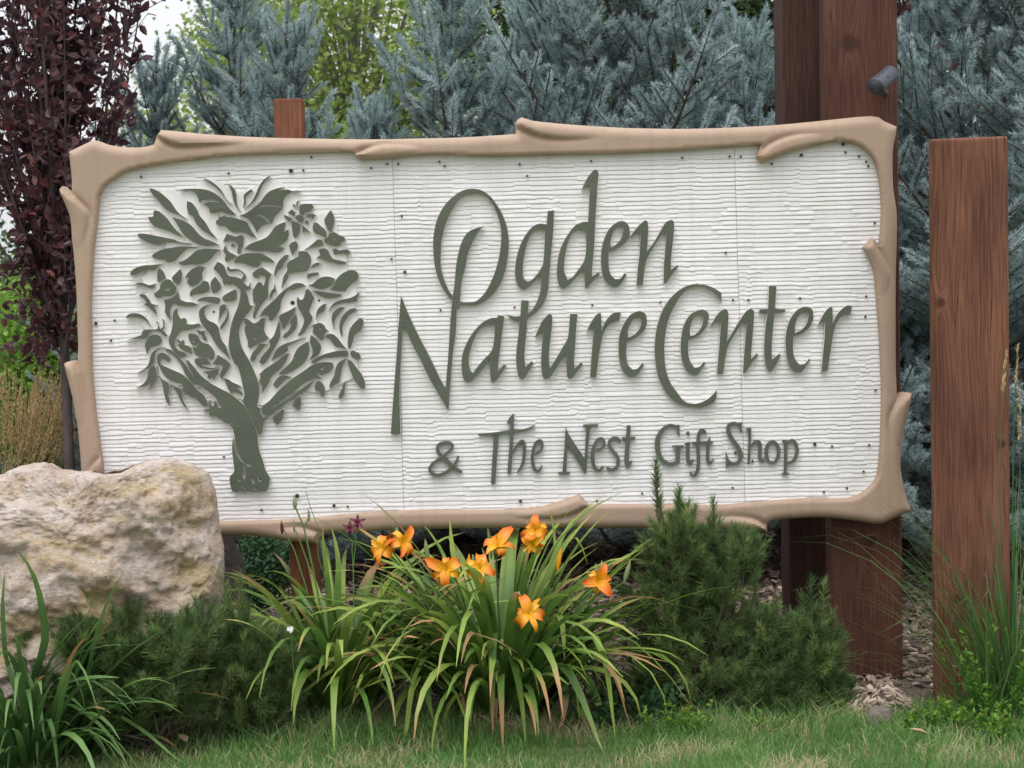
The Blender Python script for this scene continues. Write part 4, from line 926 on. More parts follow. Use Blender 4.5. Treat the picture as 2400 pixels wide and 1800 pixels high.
for ch, data in [l.split('|') for l in LET.strip().splitlines()]:
    segs = [d.strip() for d in data.split(';')]
    big = segs[0][0] in 'FGHIJ'
    if big:
        loops = [px_loop_to_plane(smooth_loop(parse(d), sub=4), SIGN_Y) for d in segs]
        o = curve_solid('letter', loops, SIGN_Y - EM_T - random.uniform(0, 0.001), EM_T + 0.002, 0.0009, M_green, sign, sign_base, res=1)
        o.data.materials.append(M_carve)
        o.data.polygons.foreach_set('material_index', np.array([abs(p.normal.y) < 0.45 for p in o.data.polygons], dtype=np.int32))
    else:
        bm = bmesh.new()
        for k, d in enumerate(segs):
            yf = SIGN_Y - 0.012 - 0.0006 * k - (0.00031 if ch in 'hei' else 0.0)
            if d[0] in 'SR':
                L_, R_ = stroke_loop(parse(d[1:]) + (parse(d[1:])[:1] if d[0] == 'R' else []))
                if d[0] == 'R': L_ = L_[:-1]; R_ = R_[:-1]
                V, F = strip_solid(L_, R_, d[0] == 'R', yf, 0.014)
                vs = [bm.verts.new(Vector(v) - sign_base) for v in V]
                for f in F:
                    try: bm.faces.new([vs[j] for j in f])
                    except ValueError: pass
            else:
                lp = px_loop_to_plane(smooth_loop(parse(d), sub=2), SIGN_Y)
                f0 = [bm.verts.new(Vector((p[0], yf, p[1])) - sign_base) for p in lp]
                f1 = [bm.verts.new(Vector((p[0], yf + 0.014, p[1])) - sign_base) for p in lp]
                bm.faces.new(f0)
                for j in range(len(lp)):
                    bm.faces.new((f0[j], f1[j], f1[(j + 1) % len(lp)], f0[(j + 1) % len(lp)]))
        bmesh.ops.recalc_face_normals(bm, faces=bm.faces)
        me = bpy.data.meshes.new('letter'); bm.to_mesh(me); bm.free(); me.materials.append(M_green)
        o = bpy.data.objects.new('letter', me); link(o, sign, sign_base)
    o['label'] = 'green raised %s %s' % ('letter' if ch != '&' else 'sign', ch)

# ================================================================== POSTS AND LAMP
def grnd(x, y): return 0.0


def post(name, label, pxL, pxR, py, Yf, depth, ztop, mat, bevel=0.012, leanx=0.0):
    xl = at(pxL, py, Yf).x; xr = at(pxR, py, Yf).x
    o = box(name, xl, xr, Yf, Yf + depth, -0.25, ztop, mat, None, Vector(((xl + xr) / 2, Yf, 0)), bevel, (leanx, 0))
    return tag(o, label, 'post')


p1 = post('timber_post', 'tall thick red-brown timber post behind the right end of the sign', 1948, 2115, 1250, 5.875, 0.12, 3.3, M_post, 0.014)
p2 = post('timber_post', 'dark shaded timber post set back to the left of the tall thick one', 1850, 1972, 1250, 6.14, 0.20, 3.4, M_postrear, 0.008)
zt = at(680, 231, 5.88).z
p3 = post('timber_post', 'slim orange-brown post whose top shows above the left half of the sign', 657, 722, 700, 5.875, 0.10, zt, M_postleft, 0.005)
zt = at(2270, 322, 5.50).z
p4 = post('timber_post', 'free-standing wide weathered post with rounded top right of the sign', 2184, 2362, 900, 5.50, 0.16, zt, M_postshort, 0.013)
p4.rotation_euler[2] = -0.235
for p in (p1, p2, p3, p4): p['group'] = 'timber posts of the sign'

lw = at(2062, 197, 5.76)
lamp = thing('spotlight', 'small dark grey cylinder spotlight mounted high on the tall thick post', 'lamp', lw)


def frustum(name, a, b, ra, rb, mat, parent, org, sides=28, capa=True, capb=True, inner=None):
    V, F = tube_arrays([a, b], [ra, rb], sides)
    V = list(map(tuple, V)); F = [tuple(f) for f in F]
    me = bpy.data.meshes.new(name)
    F2 = list(F)
    if capa: F2.append(tuple(range(sides)))
    if capb: F2.append(tuple(range(sides, 2 * sides)))
    me.from_pydata([Vector(v) - Vector(org) for v in V], [], F2); me.materials.append(mat)
    bm = bmesh.new(); bm.from_mesh(me); bmesh.ops.recalc_face_normals(bm, faces=bm.faces); bm.to_mesh(me); bm.free()
    for p in me.polygons: p.use_smooth = len(p.vertices) == 4
    return link(bpy.data.objects.new(name, me), parent, org)


ax = Vector((-0.66, -0.52, -0.54)).normalized()
tail = at(2088, 170, 5.80); head = tail + ax * 0.093
frustum('housing', tail, head, 0.027, 0.029, M_lamp, lamp, lw, capb=False)
frustum('back_cap', tail - ax * 0.010, tail - ax * 0.001, 0.020, 0.027, M_lamp, lamp, lw, capb=False)
V, F = tube_arrays([head - ax * 0.012, head - ax * 0.010, head + ax * 0.003, head + ax * 0.004, head + ax * 0.002], [0.0292, 0.0315, 0.0315, 0.028, 0.027], 28)
mesh_np('rim', V, F, M_lamp, lamp, lw, smooth=True)
frustum('lens', head - ax * 0.052, head - ax * 0.045, 0.0265, 0.0265, M_lampin, lamp, lw)
frustum('shade_liner', head - ax * 0.050, head + ax * 0.001, 0.0262, 0.0262, M_lampin, lamp, lw, capa=False, capb=False)  # added near-black tube: shade inside the lamp mouth given as colour
bmid = tail + ax * 0.055
V, F = tube_arrays([bmid + Vector((0.004, 0.01, -0.028)), bmid + Vector((0.022, 0.035, -0.040)), Vector((bmid.x + 0.035, 5.877, bmid.z - 0.030))], [0.009, 0.008, 0.010], 8)
mesh_np('bracket', V, F, M_lamp, lamp, lw, smooth=True)
sc_ = tail + ax * 0.040 + Vector((0.004, -0.027, 0.002))
frustum('screw', sc_ - Vector((0, 0.003, 0)), sc_ + Vector((0, 0.006, 0)), 0.0035, 0.0035, M_lampin, lamp, lw, sides=8)

# ================================================================== BOULDER AND STONES
def boulder(name, label, outline_px, Y, depth, mat, subdiv, amp, seed, extra=None, cat='rock'):
    loop = [Vector(p) for p in px_loop_to_plane([tuple(p) for p in smooth_loop(parse(outline_px), sub=3)], Y)]
    cx = sum(p.x for p in loop) / len(loop); cz = sum(p.y for p in loop) / len(loop); c = Vector((cx, cz))
    angs = sorted(((math.atan2(p.y - cz, p.x - cx), (p - c).length) for p in loop))
    A = np.array([a for a, r in angs]); Rr = np.array([r for a, r in angs])
    A = np.concatenate([A - 2 * math.pi, A, A + 2 * math.pi]); Rr = np.tile(Rr, 3)
    bm = bmesh.new(); bmesh.ops.create_icosphere(bm, subdivisions=subdiv, radius=1.0)
    base = Vector((cx, Y, min(p.y for p in loop)))
    prs = random.Random(int(seed * 10)); planes = []
    for i in range(16):
        a_ = prs.uniform(0, 6.28); e_ = prs.uniform(0.25, 1.35); planes.append((Vector((math.cos(a_) * math.cos(e_), -math.sin(e_), math.sin(a_) * math.cos(e_))).normalized(), prs.uniform(0.80, 0.95) if e_ > .6 else prs.uniform(.90, .98)))
    for v in bm.verts:
        d = v.co.copy(); rho = math.hypot(d.x, d.z); th = math.atan2(d.z, d.x); r = np.interp(th, A, Rr)
        for (pn, po) in planes:
            k_ = d.dot(pn) - po
            if k_ > 0: d = d - pn * k_
        rho = min(1.0, math.hypot(d.x, d.z) + 0.0)
        bk = 1.0 - 0.05 * min(1.0, max(0.0, d.y) / 0.35)
        q = Vector((cx + r * d.x * bk, Y, cz + r * d.z * bk))
        # squarer section: push out the shoulder, tilted planes
        f = min(1.0, (1 - rho ** 3.2)) ** 0.62 if rho < 1 else 0
        sy = -1 if d.y < 0 else 1
        tilt = 0.35 * (q.z - cz) if sy < 0 else 0
        q.y = Y + depth * sy * f + tilt * f
        if extra: q = extra(q, d, f)
        n = Vector((d.x * 0.6, d.y, d.z * 0.6)).normalized()
        s_ = Vector((q.x + seed, q.y * 1.0, q.z))
        rd = Vector((s_.x * 0.8 - s_.z * 0.55, s_.y, s_.x * 0.55 + s_.z * 1.1))   # diagonal bedding
        h = (mnoise.ridged_multi_fractal(Vector((rd.x * 0.9, rd.y * 2, rd.z * 2.6)), 1.0, 2.1, 4, 1.0, 2.0) - 1.1) * 0.42 + mnoise.fractal(s_ * 9, 0.75, 2.1, 6) * 0.20 + mnoise.fractal(s_ * 38, 0.6, 2.1, 3) * 0.07
        vo = mnoise.voronoi(rd * 3.4)[0]; h += min(vo[1] - vo[0], 0.35) * 0.55 - 0.10
        vo = mnoise.voronoi(rd * 9.5)[0]; h += min(vo[1] - vo[0], 0.30) * 0.28 - 0.05
        e = min(1.0, (1 - rho) * 5 + 0.22)
        q += n * h * amp * e
        q.z = max(q.z, -0.05)
        v.co = q - base
    me = bpy.data.meshes.new(name); bm.to_mesh(me); bm.free(); me.materials.append(mat)
    for p in me.polygons: p.use_smooth = True
    o = link(bpy.data.objects.new(name, me), None, base)
    return tag(o, label, cat)


RIDGE = [at(x, y, 5.45) for x, y in ((150, 1440), (225, 1265), (290, 1265), (400, 1178), (430, 1160), (505, 1125))]


def rock_break(q, d, f):
    """facet break: the lower right face of the boulder turns under the long diagonal ridge"""
    if d.y > 0: return q
    zr = np.interp(q.x, [p.x for p in RIDGE], [p.z for p in RIDGE])
    if q.x < RIDGE[0].x: return q
    below = zr - q.z
    fade = min(1.0, (q.x - RIDGE[0].x) / 0.28); fade = fade * fade * (3 - 2 * fade)
    soft = 0.02 * math.log1p(math.exp(max(min(below / 0.02, 30), -30)))
    q.y += 0.50 * min(soft, 0.22) * fade * min(1.0, f * f * 1.4)
    return q


boulder('boulder', 'large cream and ochre boulder in front of the sign, lower left corner',
        '-330,1400 -300,1230 -180,1110 -60,1110 0,1108 20,1100 60,1090 100,1084 122,1092 140,1105 190,1103 240,1100 290,1092 340,1076 385,1072 420,1072 452,1085 490,1102 508,1130 520,1200 527,1280 524,1350 515,1420 505,1560 470,1650 300,1690 60,1690 -200,1680 -320,1600',
        5.45, 0.25, M_rock, 7, 0.13, 3.3, extra=rock_break)
boulder('boulder', 'small mauve-grey rock beside the right flank of the large boulder', '470,1420 480,1300 505,1245 530,1235 550,1270 565,1310 577,1370 575,1450 480,1460', 6.0, 0.12, M_rock2, 5, 0.03, 9.1)
boulder('stone', 'fist-sized grey stone among bark chips before the tall thick post', '2028,1720 2026,1690 2033,1668 2055,1655 2078,1654 2090,1664 2090,1695 2080,1722 2050,1732', 5.29, 0.04, M_rock3, 4, 0.006, 1.2, cat='stone')

# ================================================================== FOLIAGE TEMPLATES
def shoot_template(L, nn, nl, w, seed, spread=55, stem_r=0.003, brush=1.0, tipn=0.25):
    """one conifer shoot along +Z (triangles): thin stem plus single-triangle needles"""
    rs = np.random.RandomState(seed); V = []; F = []; mi = []
    ns = 3
    for k, (z, r) in enumerate(((0, stem_r), (L, stem_r * 0.5))):
        for s in range(ns):
            a = 2 * math.pi * s / ns; V.append((math.cos(a) * r, math.sin(a) * r, z))
    for s in range(ns):
        s2 = (s + 1) % ns; F += [(s, s2, ns + s2), (s, ns + s2, ns + s)]; mi += [1, 1]
    for i in range(nn):
        t = (i + rs.rand()) / nn; z = L * (0.04 + 0.96 * t); az = rs.rand() * 2 * math.pi
        el = math.radians(90 - spread * (1 - tipn * t) + rs.uniform(-14, 14))
        if t > 0.93: el = math.radians(rs.uniform(60, 88))
        d = np.array([math.cos(az) * math.cos(el), math.sin(az) * math.cos(el), math.sin(el)])
        l = nl * rs.uniform(0.75, 1.1) * brush; side = np.cross(d, rs.normal(size=3)); side /= np.linalg.norm(side)
        b = np.array([0, 0, z]); n = len(V)
        V += [tuple(b - side * w / 2), tuple(b + side * w / 2), tuple(b + d * l)]; F.append((n, n + 1, n + 2)); mi.append(0)
    return np.array(V), np.array(F), np.array(mi)


SP_T = [shoot_template(0.14, 150, 0.034, 0.0050, 50 + i, spread=66, tipn=0.35) for i in range(3)]
MU_T = [shoot_template(0.13, 130, 0.044, 0.0030, 60 + i, spread=50, stem_r=0.004, tipn=0.45) for i in range(3)]


def leaf_template(l, w, fold=0.25, bend=0.15):
    """pointed oval leaf folded on its midrib, along +Z, as 8 triangles"""
    zs = [0.0, 0.35, 0.7, 1.0]; ws = [0.0, 0.5, 0.36, 0.0]
    V = []
    for z, q in zip(zs, ws):
        y0 = -bend * l * z * z
        V += [(-q * w, y0 + fold * q * w, z * l), (0, y0, z * l), (q * w, y0 + fold * q * w, z * l)]
    F = []
    for k in range(3):
        a = 3 * k
        for s in (0, 1):
            F += [(a + s, a + s + 1, a + s + 4), (a + s, a + s + 4, a + s + 3)]
    V = np.array(V); F = np.array(F)
    # drop degenerate
    keep = []
    for f in F:
        A_ = np.cross(V[f[1]] - V[f[0]], V[f[2]] - V[f[0]])
        if np.linalg.norm(A_) > 1e-12: keep.append(f)
    return V, np.array(keep)


def rhomb(l, w):
    return np.array([(0, 0, 0), (-w / 2, 0.12 * w, l * 0.45), (w / 2, 0.12 * w, l * 0.45), (0, 0, l)]), np.array([(0, 2, 1), (1, 2, 3)])


def make_tree_parts(root, org, wood_tubes, wood_mat, bag, mats, crown='crown', trunk='trunk'):
    tb = Bag()
    for (P, r, s) in wood_tubes:
        V, F = tube_arrays(P, r, s); tb.add(V, F)
    tb.build(trunk, wood_mat, root, org, smooth=True)
    bag.build(crown, mats, root, org)


def grow_spruce(H, Rad, seed, front=True, dens=1.0, scale=1.0):
    """returns wood tubes and needle bag in local coordinates (base at origin)"""
    rs = np.random.RandomState(seed)
    tubes = [([(0, 0, -0.1), (0, 0, H * 0.5), (0, 0, H - 0.05)], [0.05 * H / 3, 0.03 * H / 3, 0.006], 8)]
    P = []; D = []; Ls = []
    def add_shoot(p, d, l): P.append(p); D.append(d); Ls.append(l)
    # leader
    for k in range(3): add_shoot(np.array([0, 0, H - 0.40 + 0.14 * k]), np.array([rs.normal(0, .04), rs.normal(0, .04), 1]), 1.0)
    z = 0.12
    while z < H - 0.22:
        t = z / H; nb = rs.randint(5, 8); a0 = rs.rand() * 6.28
        L = Rad * (1 - t) ** 0.95 + 0.10
        for b in range(nb):
            az = a0 + b * 2 * math.pi / nb + rs.uniform(-0.25, 0.25)
            if front and math.sin(az) > 0.55 and t < 0.9: continue       # far side of the tree, never seen
            el = R(10 + 50 * t ** 1.3) + rs.uniform(-0.12, 0.12)
            l = L * rs.uniform(0.72, 1.12); n = 7; path = []
            zz = z + rs.uniform(-0.05, 0.05)
            for i in range(n):
                s = i / (n - 1)
                path.append(np.array([math.cos(az) * math.cos(el) * l * s, math.sin(az) * math.cos(el) * l * s, zz + l * (math.sin(el) * s + 0.34 * s ** 2.4 - 0.12 * s * (1 - t))]))
            tubes.append((path, [0.013 * (1 - 0.8 * i / (n - 1)) * (0.5 + l) for i in range(n)], 4))
            path = np.array(path)
            def pt(s):
                f = s * (n - 1); i = min(int(f), n - 2); return path[i] + (path[i + 1] - path[i]) * (f - i)
            tang = path[-1] - path[0]; tang = tang / np.linalg.norm(tang)
            side = np.cross(tang, [0, 0, 1]); side /= np.linalg.norm(side)
            upv = np.cross(side, tang)
            add_shoot(pt(0.9), path[-1] - path[-2], 1.1); add_shoot(pt(0.99), path[-1] - path[-2] + rs.normal(0, .01, 3), 1.0)
            s = 0.22 if l > 0.5 else 0.1
            while s < 0.93:
                base = pt(s)
                if rs.rand() < 0.45 * dens: add_shoot(base, tang * 0.7 + upv * rs.uniform(0.3, 1.0) + side * rs.uniform(-.5, .5), rs.uniform(.6, .9))
                for sg in (-1, 1):
                    ll = (l * (1 - s) * 0.62 + 0.10) * rs.uniform(0.7, 1.15)
                    d = tang * 0.75 + side * sg * 0.75 + upv * rs.uniform(0.0, 0.30); d /= np.linalg.norm(d)
                    m = max(1, int(ll / 0.10))
                    if ll > 0.22: tubes.append(([base, base + d * ll], [0.005, 0.0025], 3))
                    for k in range(m):
                        q = base + d * (k * 0.10)
                        add_shoot(q, d + rs.normal(0, .06, 3) + upv * 0.08 * k, rs.uniform(.85, 1.1))
                        if k >= 1 and rs.rand() < 0.75 * dens:
                            for s2 in (-1, 1):
                                dd = d * 0.75 + np.cross(d, upv) * s2 * 0.65 + upv * rs.uniform(0, .35)
                                add_shoot(q, dd, rs.uniform(.55, .9))
                s += 0.085 / max(l, 0.25) * rs.uniform(0.8, 1.2)
        z += (0.23 if t < 0.80 else 0.20) * rs.uniform(0.85, 1.15)
    P = np.array(P); D = np.array(D); Ls = np.array(Ls)
    if front:
        keep = P[:, 1] < 0.35; P, D, Ls = P[keep], D[keep], Ls[keep]
    bag = Bag(); idx = rs.randint(0, 3, len(P))
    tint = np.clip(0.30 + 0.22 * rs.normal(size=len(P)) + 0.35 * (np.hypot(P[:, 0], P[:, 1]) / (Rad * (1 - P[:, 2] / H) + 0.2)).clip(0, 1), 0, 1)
    for k in range(3):
        m = idx == k; tv, tf, mi = SP_T[k]
        S = np.stack([np.full(m.sum(), 1.0), np.full(m.sum(), 1.0), Ls[m]], axis=1)
        tt = np.repeat(tint[m][:, None], len(tv), 1) + rs.normal(0, 0.06, (m.sum(), len(tv)))
        scatter(bag, tv, tf, P[m], frames_from_dirs(D[m], rs.rand(m.sum()) * 6.28), S, tt, mi)
    return tubes, bag, len(P)


SPR_G = 'blue spruces behind the sign'


def spruce_from(H, Rad, seed, label, loc, rz=0, sc=1.0, dens=1.0):
    tubes, bag, n = grow_spruce(H, Rad, seed, True, dens)
    root = thing('blue_spruce', label, 'tree', (0, 0, 0), SPR_G)
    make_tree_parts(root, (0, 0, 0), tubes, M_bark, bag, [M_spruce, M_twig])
    root.location = loc; root.rotation_euler[2] = rz; root.scale = (sc, sc, sc); WL[root.name] = Vector(loc)
    return root


def copy_thing(root, loc, rz, sc, label):
    r = root.copy(); col.objects.link(r); r.location = loc; r.rotation_euler = (0, 0, rz); r.scale = (sc, sc, sc); r['label'] = label
    for ch in root.children:
        c = ch.copy(); col.objects.link(c); c.parent = r
    return r


def px_ground(px, Y): return Vector((at(px, 1300, Y).x, Y, 0))


def height_for(px, py, Y): return at(px, py, Y).z


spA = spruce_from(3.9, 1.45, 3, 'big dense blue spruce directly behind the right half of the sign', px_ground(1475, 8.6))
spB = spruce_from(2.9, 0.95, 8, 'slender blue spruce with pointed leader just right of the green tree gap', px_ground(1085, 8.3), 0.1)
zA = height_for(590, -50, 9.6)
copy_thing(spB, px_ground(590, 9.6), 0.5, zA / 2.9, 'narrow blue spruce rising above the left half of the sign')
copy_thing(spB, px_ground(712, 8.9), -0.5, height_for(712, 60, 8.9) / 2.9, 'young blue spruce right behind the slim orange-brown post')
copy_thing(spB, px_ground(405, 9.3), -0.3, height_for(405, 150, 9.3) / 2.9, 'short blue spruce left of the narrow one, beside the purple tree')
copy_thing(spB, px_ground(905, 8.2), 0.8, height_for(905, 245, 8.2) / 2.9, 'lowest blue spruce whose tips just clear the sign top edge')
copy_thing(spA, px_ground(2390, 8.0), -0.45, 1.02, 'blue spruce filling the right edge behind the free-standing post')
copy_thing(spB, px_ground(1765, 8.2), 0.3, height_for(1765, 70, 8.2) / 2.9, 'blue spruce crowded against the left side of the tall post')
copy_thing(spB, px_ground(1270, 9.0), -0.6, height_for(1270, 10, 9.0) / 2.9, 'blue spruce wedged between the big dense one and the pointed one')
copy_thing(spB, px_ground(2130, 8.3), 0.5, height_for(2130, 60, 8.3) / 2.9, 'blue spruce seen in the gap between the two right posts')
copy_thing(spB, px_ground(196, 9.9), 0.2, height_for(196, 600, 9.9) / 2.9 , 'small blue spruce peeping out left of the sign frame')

# ================================================================== BROADLEAF TREES
def grow_broadleaf(center, rx, ry, rz_, base, ncl, nleaf, crad, leaf, seed, trunk_r=0.08, up=0.3, shell=0.35, limb_r=0.02, tb=0.5):
    rs = np.random.RandomState(seed); c = np.array(center); base = np.array(base, float)
    U = rs.normal(size=(ncl, 3)); U /= np.linalg.norm(U, axis=1)[:, None]; rad = rs.uniform(shell, 1, ncl) ** 0.6
    C = c + U * rad[:, None] * np.array([rx, ry, rz_])
    C = C[C[:, 2] > base[2] + 0.15]
    tubes = []; top = np.array([c[0], c[1], c[2] + rz_ * 0.5])
    tubes.append(([base - [0, 0, .15], base * 0.5 + c * 0.5 + rs.normal(0, .05, 3), top], [trunk_r, trunk_r * 0.7, trunk_r * 0.2], 8))
    for q in C:
        t = np.clip((q[2] - base[2]) / (top[2] - base[2]) * 0.75 - 0.12, 0.05, 0.92)
        a = base + (top - base) * t
        mid = a * 0.5 + q * 0.5 + np.array([0, 0, -0.08]) * rx + rs.normal(0, 0.05 * rx, 3)
        tubes.append(([a, mid, q], [limb_r, limb_r * 0.6, limb_r * 0.2], 5))
    n = nleaf
    ci = rs.randint(0, len(C), n); L = C[ci] + rs.normal(size=(n, 3)) * crad * np.array([1, 1, 0.8])
    D = rs.normal(size=(n, 3)); D[:, 2] = D[:, 2] * 0.6 + up
    tv, tf = leaf
    ctint = rs.uniform(-0.2, 0.2, len(C))
    tint = np.clip(tb + ctint[ci] + rs.normal(0, 0.22, n), 0, 1)
    bag = Bag(); scatter(bag, tv, tf, L, frames_from_dirs(D, rs.rand(n) * 6.28), rs.uniform(.65, 1.15, n), tint)
    return tubes, bag


def broadleaf(name, label, cat, px, Y, ctr_py, rxp, ryw, rzp, ncl, nleaf, crad, leaf, mat, bark, seed, group=None, **kw):
    c = at(px, ctr_py, Y); k = Y / FPX
    base = Vector((c.x, Y, 0))
    root = thing(name, label, cat, base, group)
    tubes, bag = grow_broadleaf(tuple(c), rxp * k, ryw, rzp * k, tuple(base), ncl, nleaf, crad, leaf, seed, **kw)
    make_tree_parts(root, base, tubes, bark, bag, mat)
    return root


G_far = 'green trees beyond the spruces'
lf = rhomb(0.075, 0.06)
broadleaf('cottonwood_tree', 'light green leafy tree filling the gap between the two pointed spruces', 'tree', 830, 19, 150, 300, 1.6, 330, 150, 17000, 0.28, lf, M_cotton, M_barkg, 31, G_far, trunk_r=0.14, limb_r=0.035, tb=0.55)
broadleaf('cottonwood_tree', 'yellow-green tree whose low crown shows between purple tree and narrow spruce', 'tree', 395, 21, 420, 120, 1.2, 150, 80, 6500, 0.26, lf, M_cotton, M_barkg, 32, G_far, trunk_r=0.12, limb_r=0.03, tb=0.6)
broadleaf('cottonwood_tree', 'light green tree showing in patches above the pointed spruce', 'tree', 1260, 22, 60, 260, 1.6, 260, 110, 10000, 0.3, lf, M_cotton, M_barkg, 33, G_far, trunk_r=0.14, limb_r=0.035, tb=0.6)
broadleaf('cottonwood_tree', 'sparse tree top poking up beside the left edge of the narrow spruce', 'tree', 530, 20, 130, 75, 0.9, 120, 36, 1900, 0.22, lf, M_cotton, M_barkg, 34, G_far, trunk_r=0.08, limb_r=0.02, tb=0.5)
broadleaf('dark_tree', 'dark green tree just left of the tall post', 'tree', 1740, 13, 60, 170, 0.9, 330, 120, 14000, 0.17, rhomb(0.05, 0.032), M_dkleaf, M_bark, 35, None, trunk_r=0.08, tb=0.4)
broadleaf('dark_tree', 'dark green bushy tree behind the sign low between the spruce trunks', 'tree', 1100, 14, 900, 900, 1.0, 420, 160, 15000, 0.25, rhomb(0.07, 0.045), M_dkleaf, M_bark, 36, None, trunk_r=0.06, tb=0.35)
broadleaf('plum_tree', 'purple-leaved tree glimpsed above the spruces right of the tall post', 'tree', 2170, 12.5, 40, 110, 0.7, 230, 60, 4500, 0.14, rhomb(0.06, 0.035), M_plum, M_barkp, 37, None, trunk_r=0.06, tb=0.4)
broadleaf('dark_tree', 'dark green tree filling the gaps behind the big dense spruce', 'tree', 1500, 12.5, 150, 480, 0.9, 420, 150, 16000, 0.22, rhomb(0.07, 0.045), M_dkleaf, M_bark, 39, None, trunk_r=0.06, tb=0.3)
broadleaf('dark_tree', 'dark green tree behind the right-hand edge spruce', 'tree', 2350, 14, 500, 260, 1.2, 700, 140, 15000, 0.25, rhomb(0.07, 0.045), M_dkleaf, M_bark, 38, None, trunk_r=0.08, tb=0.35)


def plum():
    """upright purple-leaf plum at the left edge: many steep branches, gaps showing the sky"""
    rs = np.random.RandomState(77); Y = 8.4; k = Y / FPX
    base = Vector((at(172, 1300, Y).x, Y, 0)); root = thing('plum_tree', 'tall purple-leaved plum tree with upright branches at the left edge', 'tree', base)
    b = np.array(base); tubes = []; P = []; D = []; T = []
    fork = b + [0, 0, height_for(172, 800, Y)]
    tubes.append(([b - [0, 0, .1], fork * 0.6 + b * 0.4, fork + [0, 0, .2]], [0.030, 0.026, 0.022], 9))
    for i in range(74):
        az = rs.rand() * 6.28; out = rs.uniform(0.02, 0.74) * (1 if rs.rand() < .8 else 0.5); Hh = rs.uniform(0.35, 2.9)
        st = fork + np.array([0, 0, rs.uniform(-0.12, 0.9) if i > 12 else 0.0])
        if i < 12: Hh = rs.uniform(2.0, 3.0)
        end = st + np.array([math.cos(az) * out * 1.08 - 0.03, math.sin(az) * out * 0.9, Hh * (0.5 if i > 60 else 1)])
        if i > 58: end[2] = fork[2] + rs.uniform(-0.12, 0.35); end[0] += rs.uniform(-.25, .12)
        mid = st * 0.45 + end * 0.55 + np.array([math.cos(az) * out * 0.28, math.sin(az) * out * 0.25, -0.05])
        path = [st * (1 - t) ** 2 + 2 * mid * t * (1 - t) + end * t * t for t in np.linspace(0, 1, 9)]
        r0 = 0.013 if i < 6 else 0.006
        tubes.append((path, list(np.linspace(r0, 0.0022, 9)), 5))
        ln = sum(np.linalg.norm(path[j + 1] - path[j]) for j in range(8))
        for m in range(int(ln * 17)):       # side twigs with leaves
            t = rs.uniform(0.10, 1); j = min(int(t * 8), 7); q = path[j] + (path[j + 1] - path[j]) * (t * 8 - j)
            tg = path[j + 1] - path[j]; tg /= np.linalg.norm(tg); d = tg * 0.75 + rs.normal(0, .6, 3) + [0, 0, .25]; d /= np.linalg.norm(d)
            tl = rs.uniform(.06, .26); tubes.append(([q, q + d * tl], [0.0028, 0.0014], 3))
            ct = rs.uniform(-.15, .15)
            for w in range(rs.randint(3, 8)):
                P.append(q + d * tl * rs.rand()); D.append(d * 0.5 + rs.normal(0, .65, 3)); T.append(0.4 + ct + rs.normal(0, .2))
    P = np.array(P); D = np.array(D); T = np.clip(T, 0, 1); bag = Bag(); tv, tf = leaf_template(0.064, 0.036, 0.35, 0.25)
    scatter(bag, tv, tf, P, frames_from_dirs(D, rs.rand(len(P)) * 6.28), rs.uniform(.6, 1.12, len(P)), T)
    make_tree_parts(root, base, tubes, M_barkp, bag, M_plum)


plum()

# shrubs at the left, behind boulder
G_sh = 'bright green shrubs left of the sign'
lfs = rhomb(0.05, 0.03)
broadleaf('green_shrub', 'bright green shrub nearest the sign frame, under the purple tree', 'shrub', 100, 9.5, 905, 105, 0.40, 165, 80, 9500, 0.10, lfs, M_shrub, M_bark, 41, G_sh, trunk_r=0.02, limb_r=0.008, up=0.8)
broadleaf('green_shrub', 'bright green shrub at the left edge of the picture behind tan grass', 'shrub', -10, 10.2, 860, 110, 0.5, 150, 70, 7500, 0.12, lfs, M_shrub, M_bark, 42, G_sh, trunk_r=0.02, limb_r=0.008, up=0.8)
broadleaf('green_shrub', 'mid green shrub further back, seen over the nearer shrubs', 'shrub', 60, 14, 800, 190, 0.6, 110, 70, 6500, 0.16, lfs, M_shrub, M_bark, 43, G_sh, trunk_r=0.02, limb_r=0.008, up=0.8, tb=0.35)
broadleaf('hedge_bush', 'dark green bush far behind the left shrubs', 'shrub', 150, 24, 700, 420, 1.2, 130, 90, 6500, 0.35, rhomb(0.12, 0.08), M_dkleaf, M_bark, 44, None, trunk_r=0.05, up=0.6, tb=0.6)
# low green cover seen beneath the sign at left
broadleaf('green_shrub', 'low dark leafy shrub under the sign bottom, between mauve rock and slim post', 'shrub', 610, 6.9, 1350, 75, 0.22, 90, 70, 4200, 0.045, rhomb(0.026, 0.014), M_cover, M_bark, 45, None, trunk_r=0.01, limb_r=0.004, up=0.5, tb=0.5)

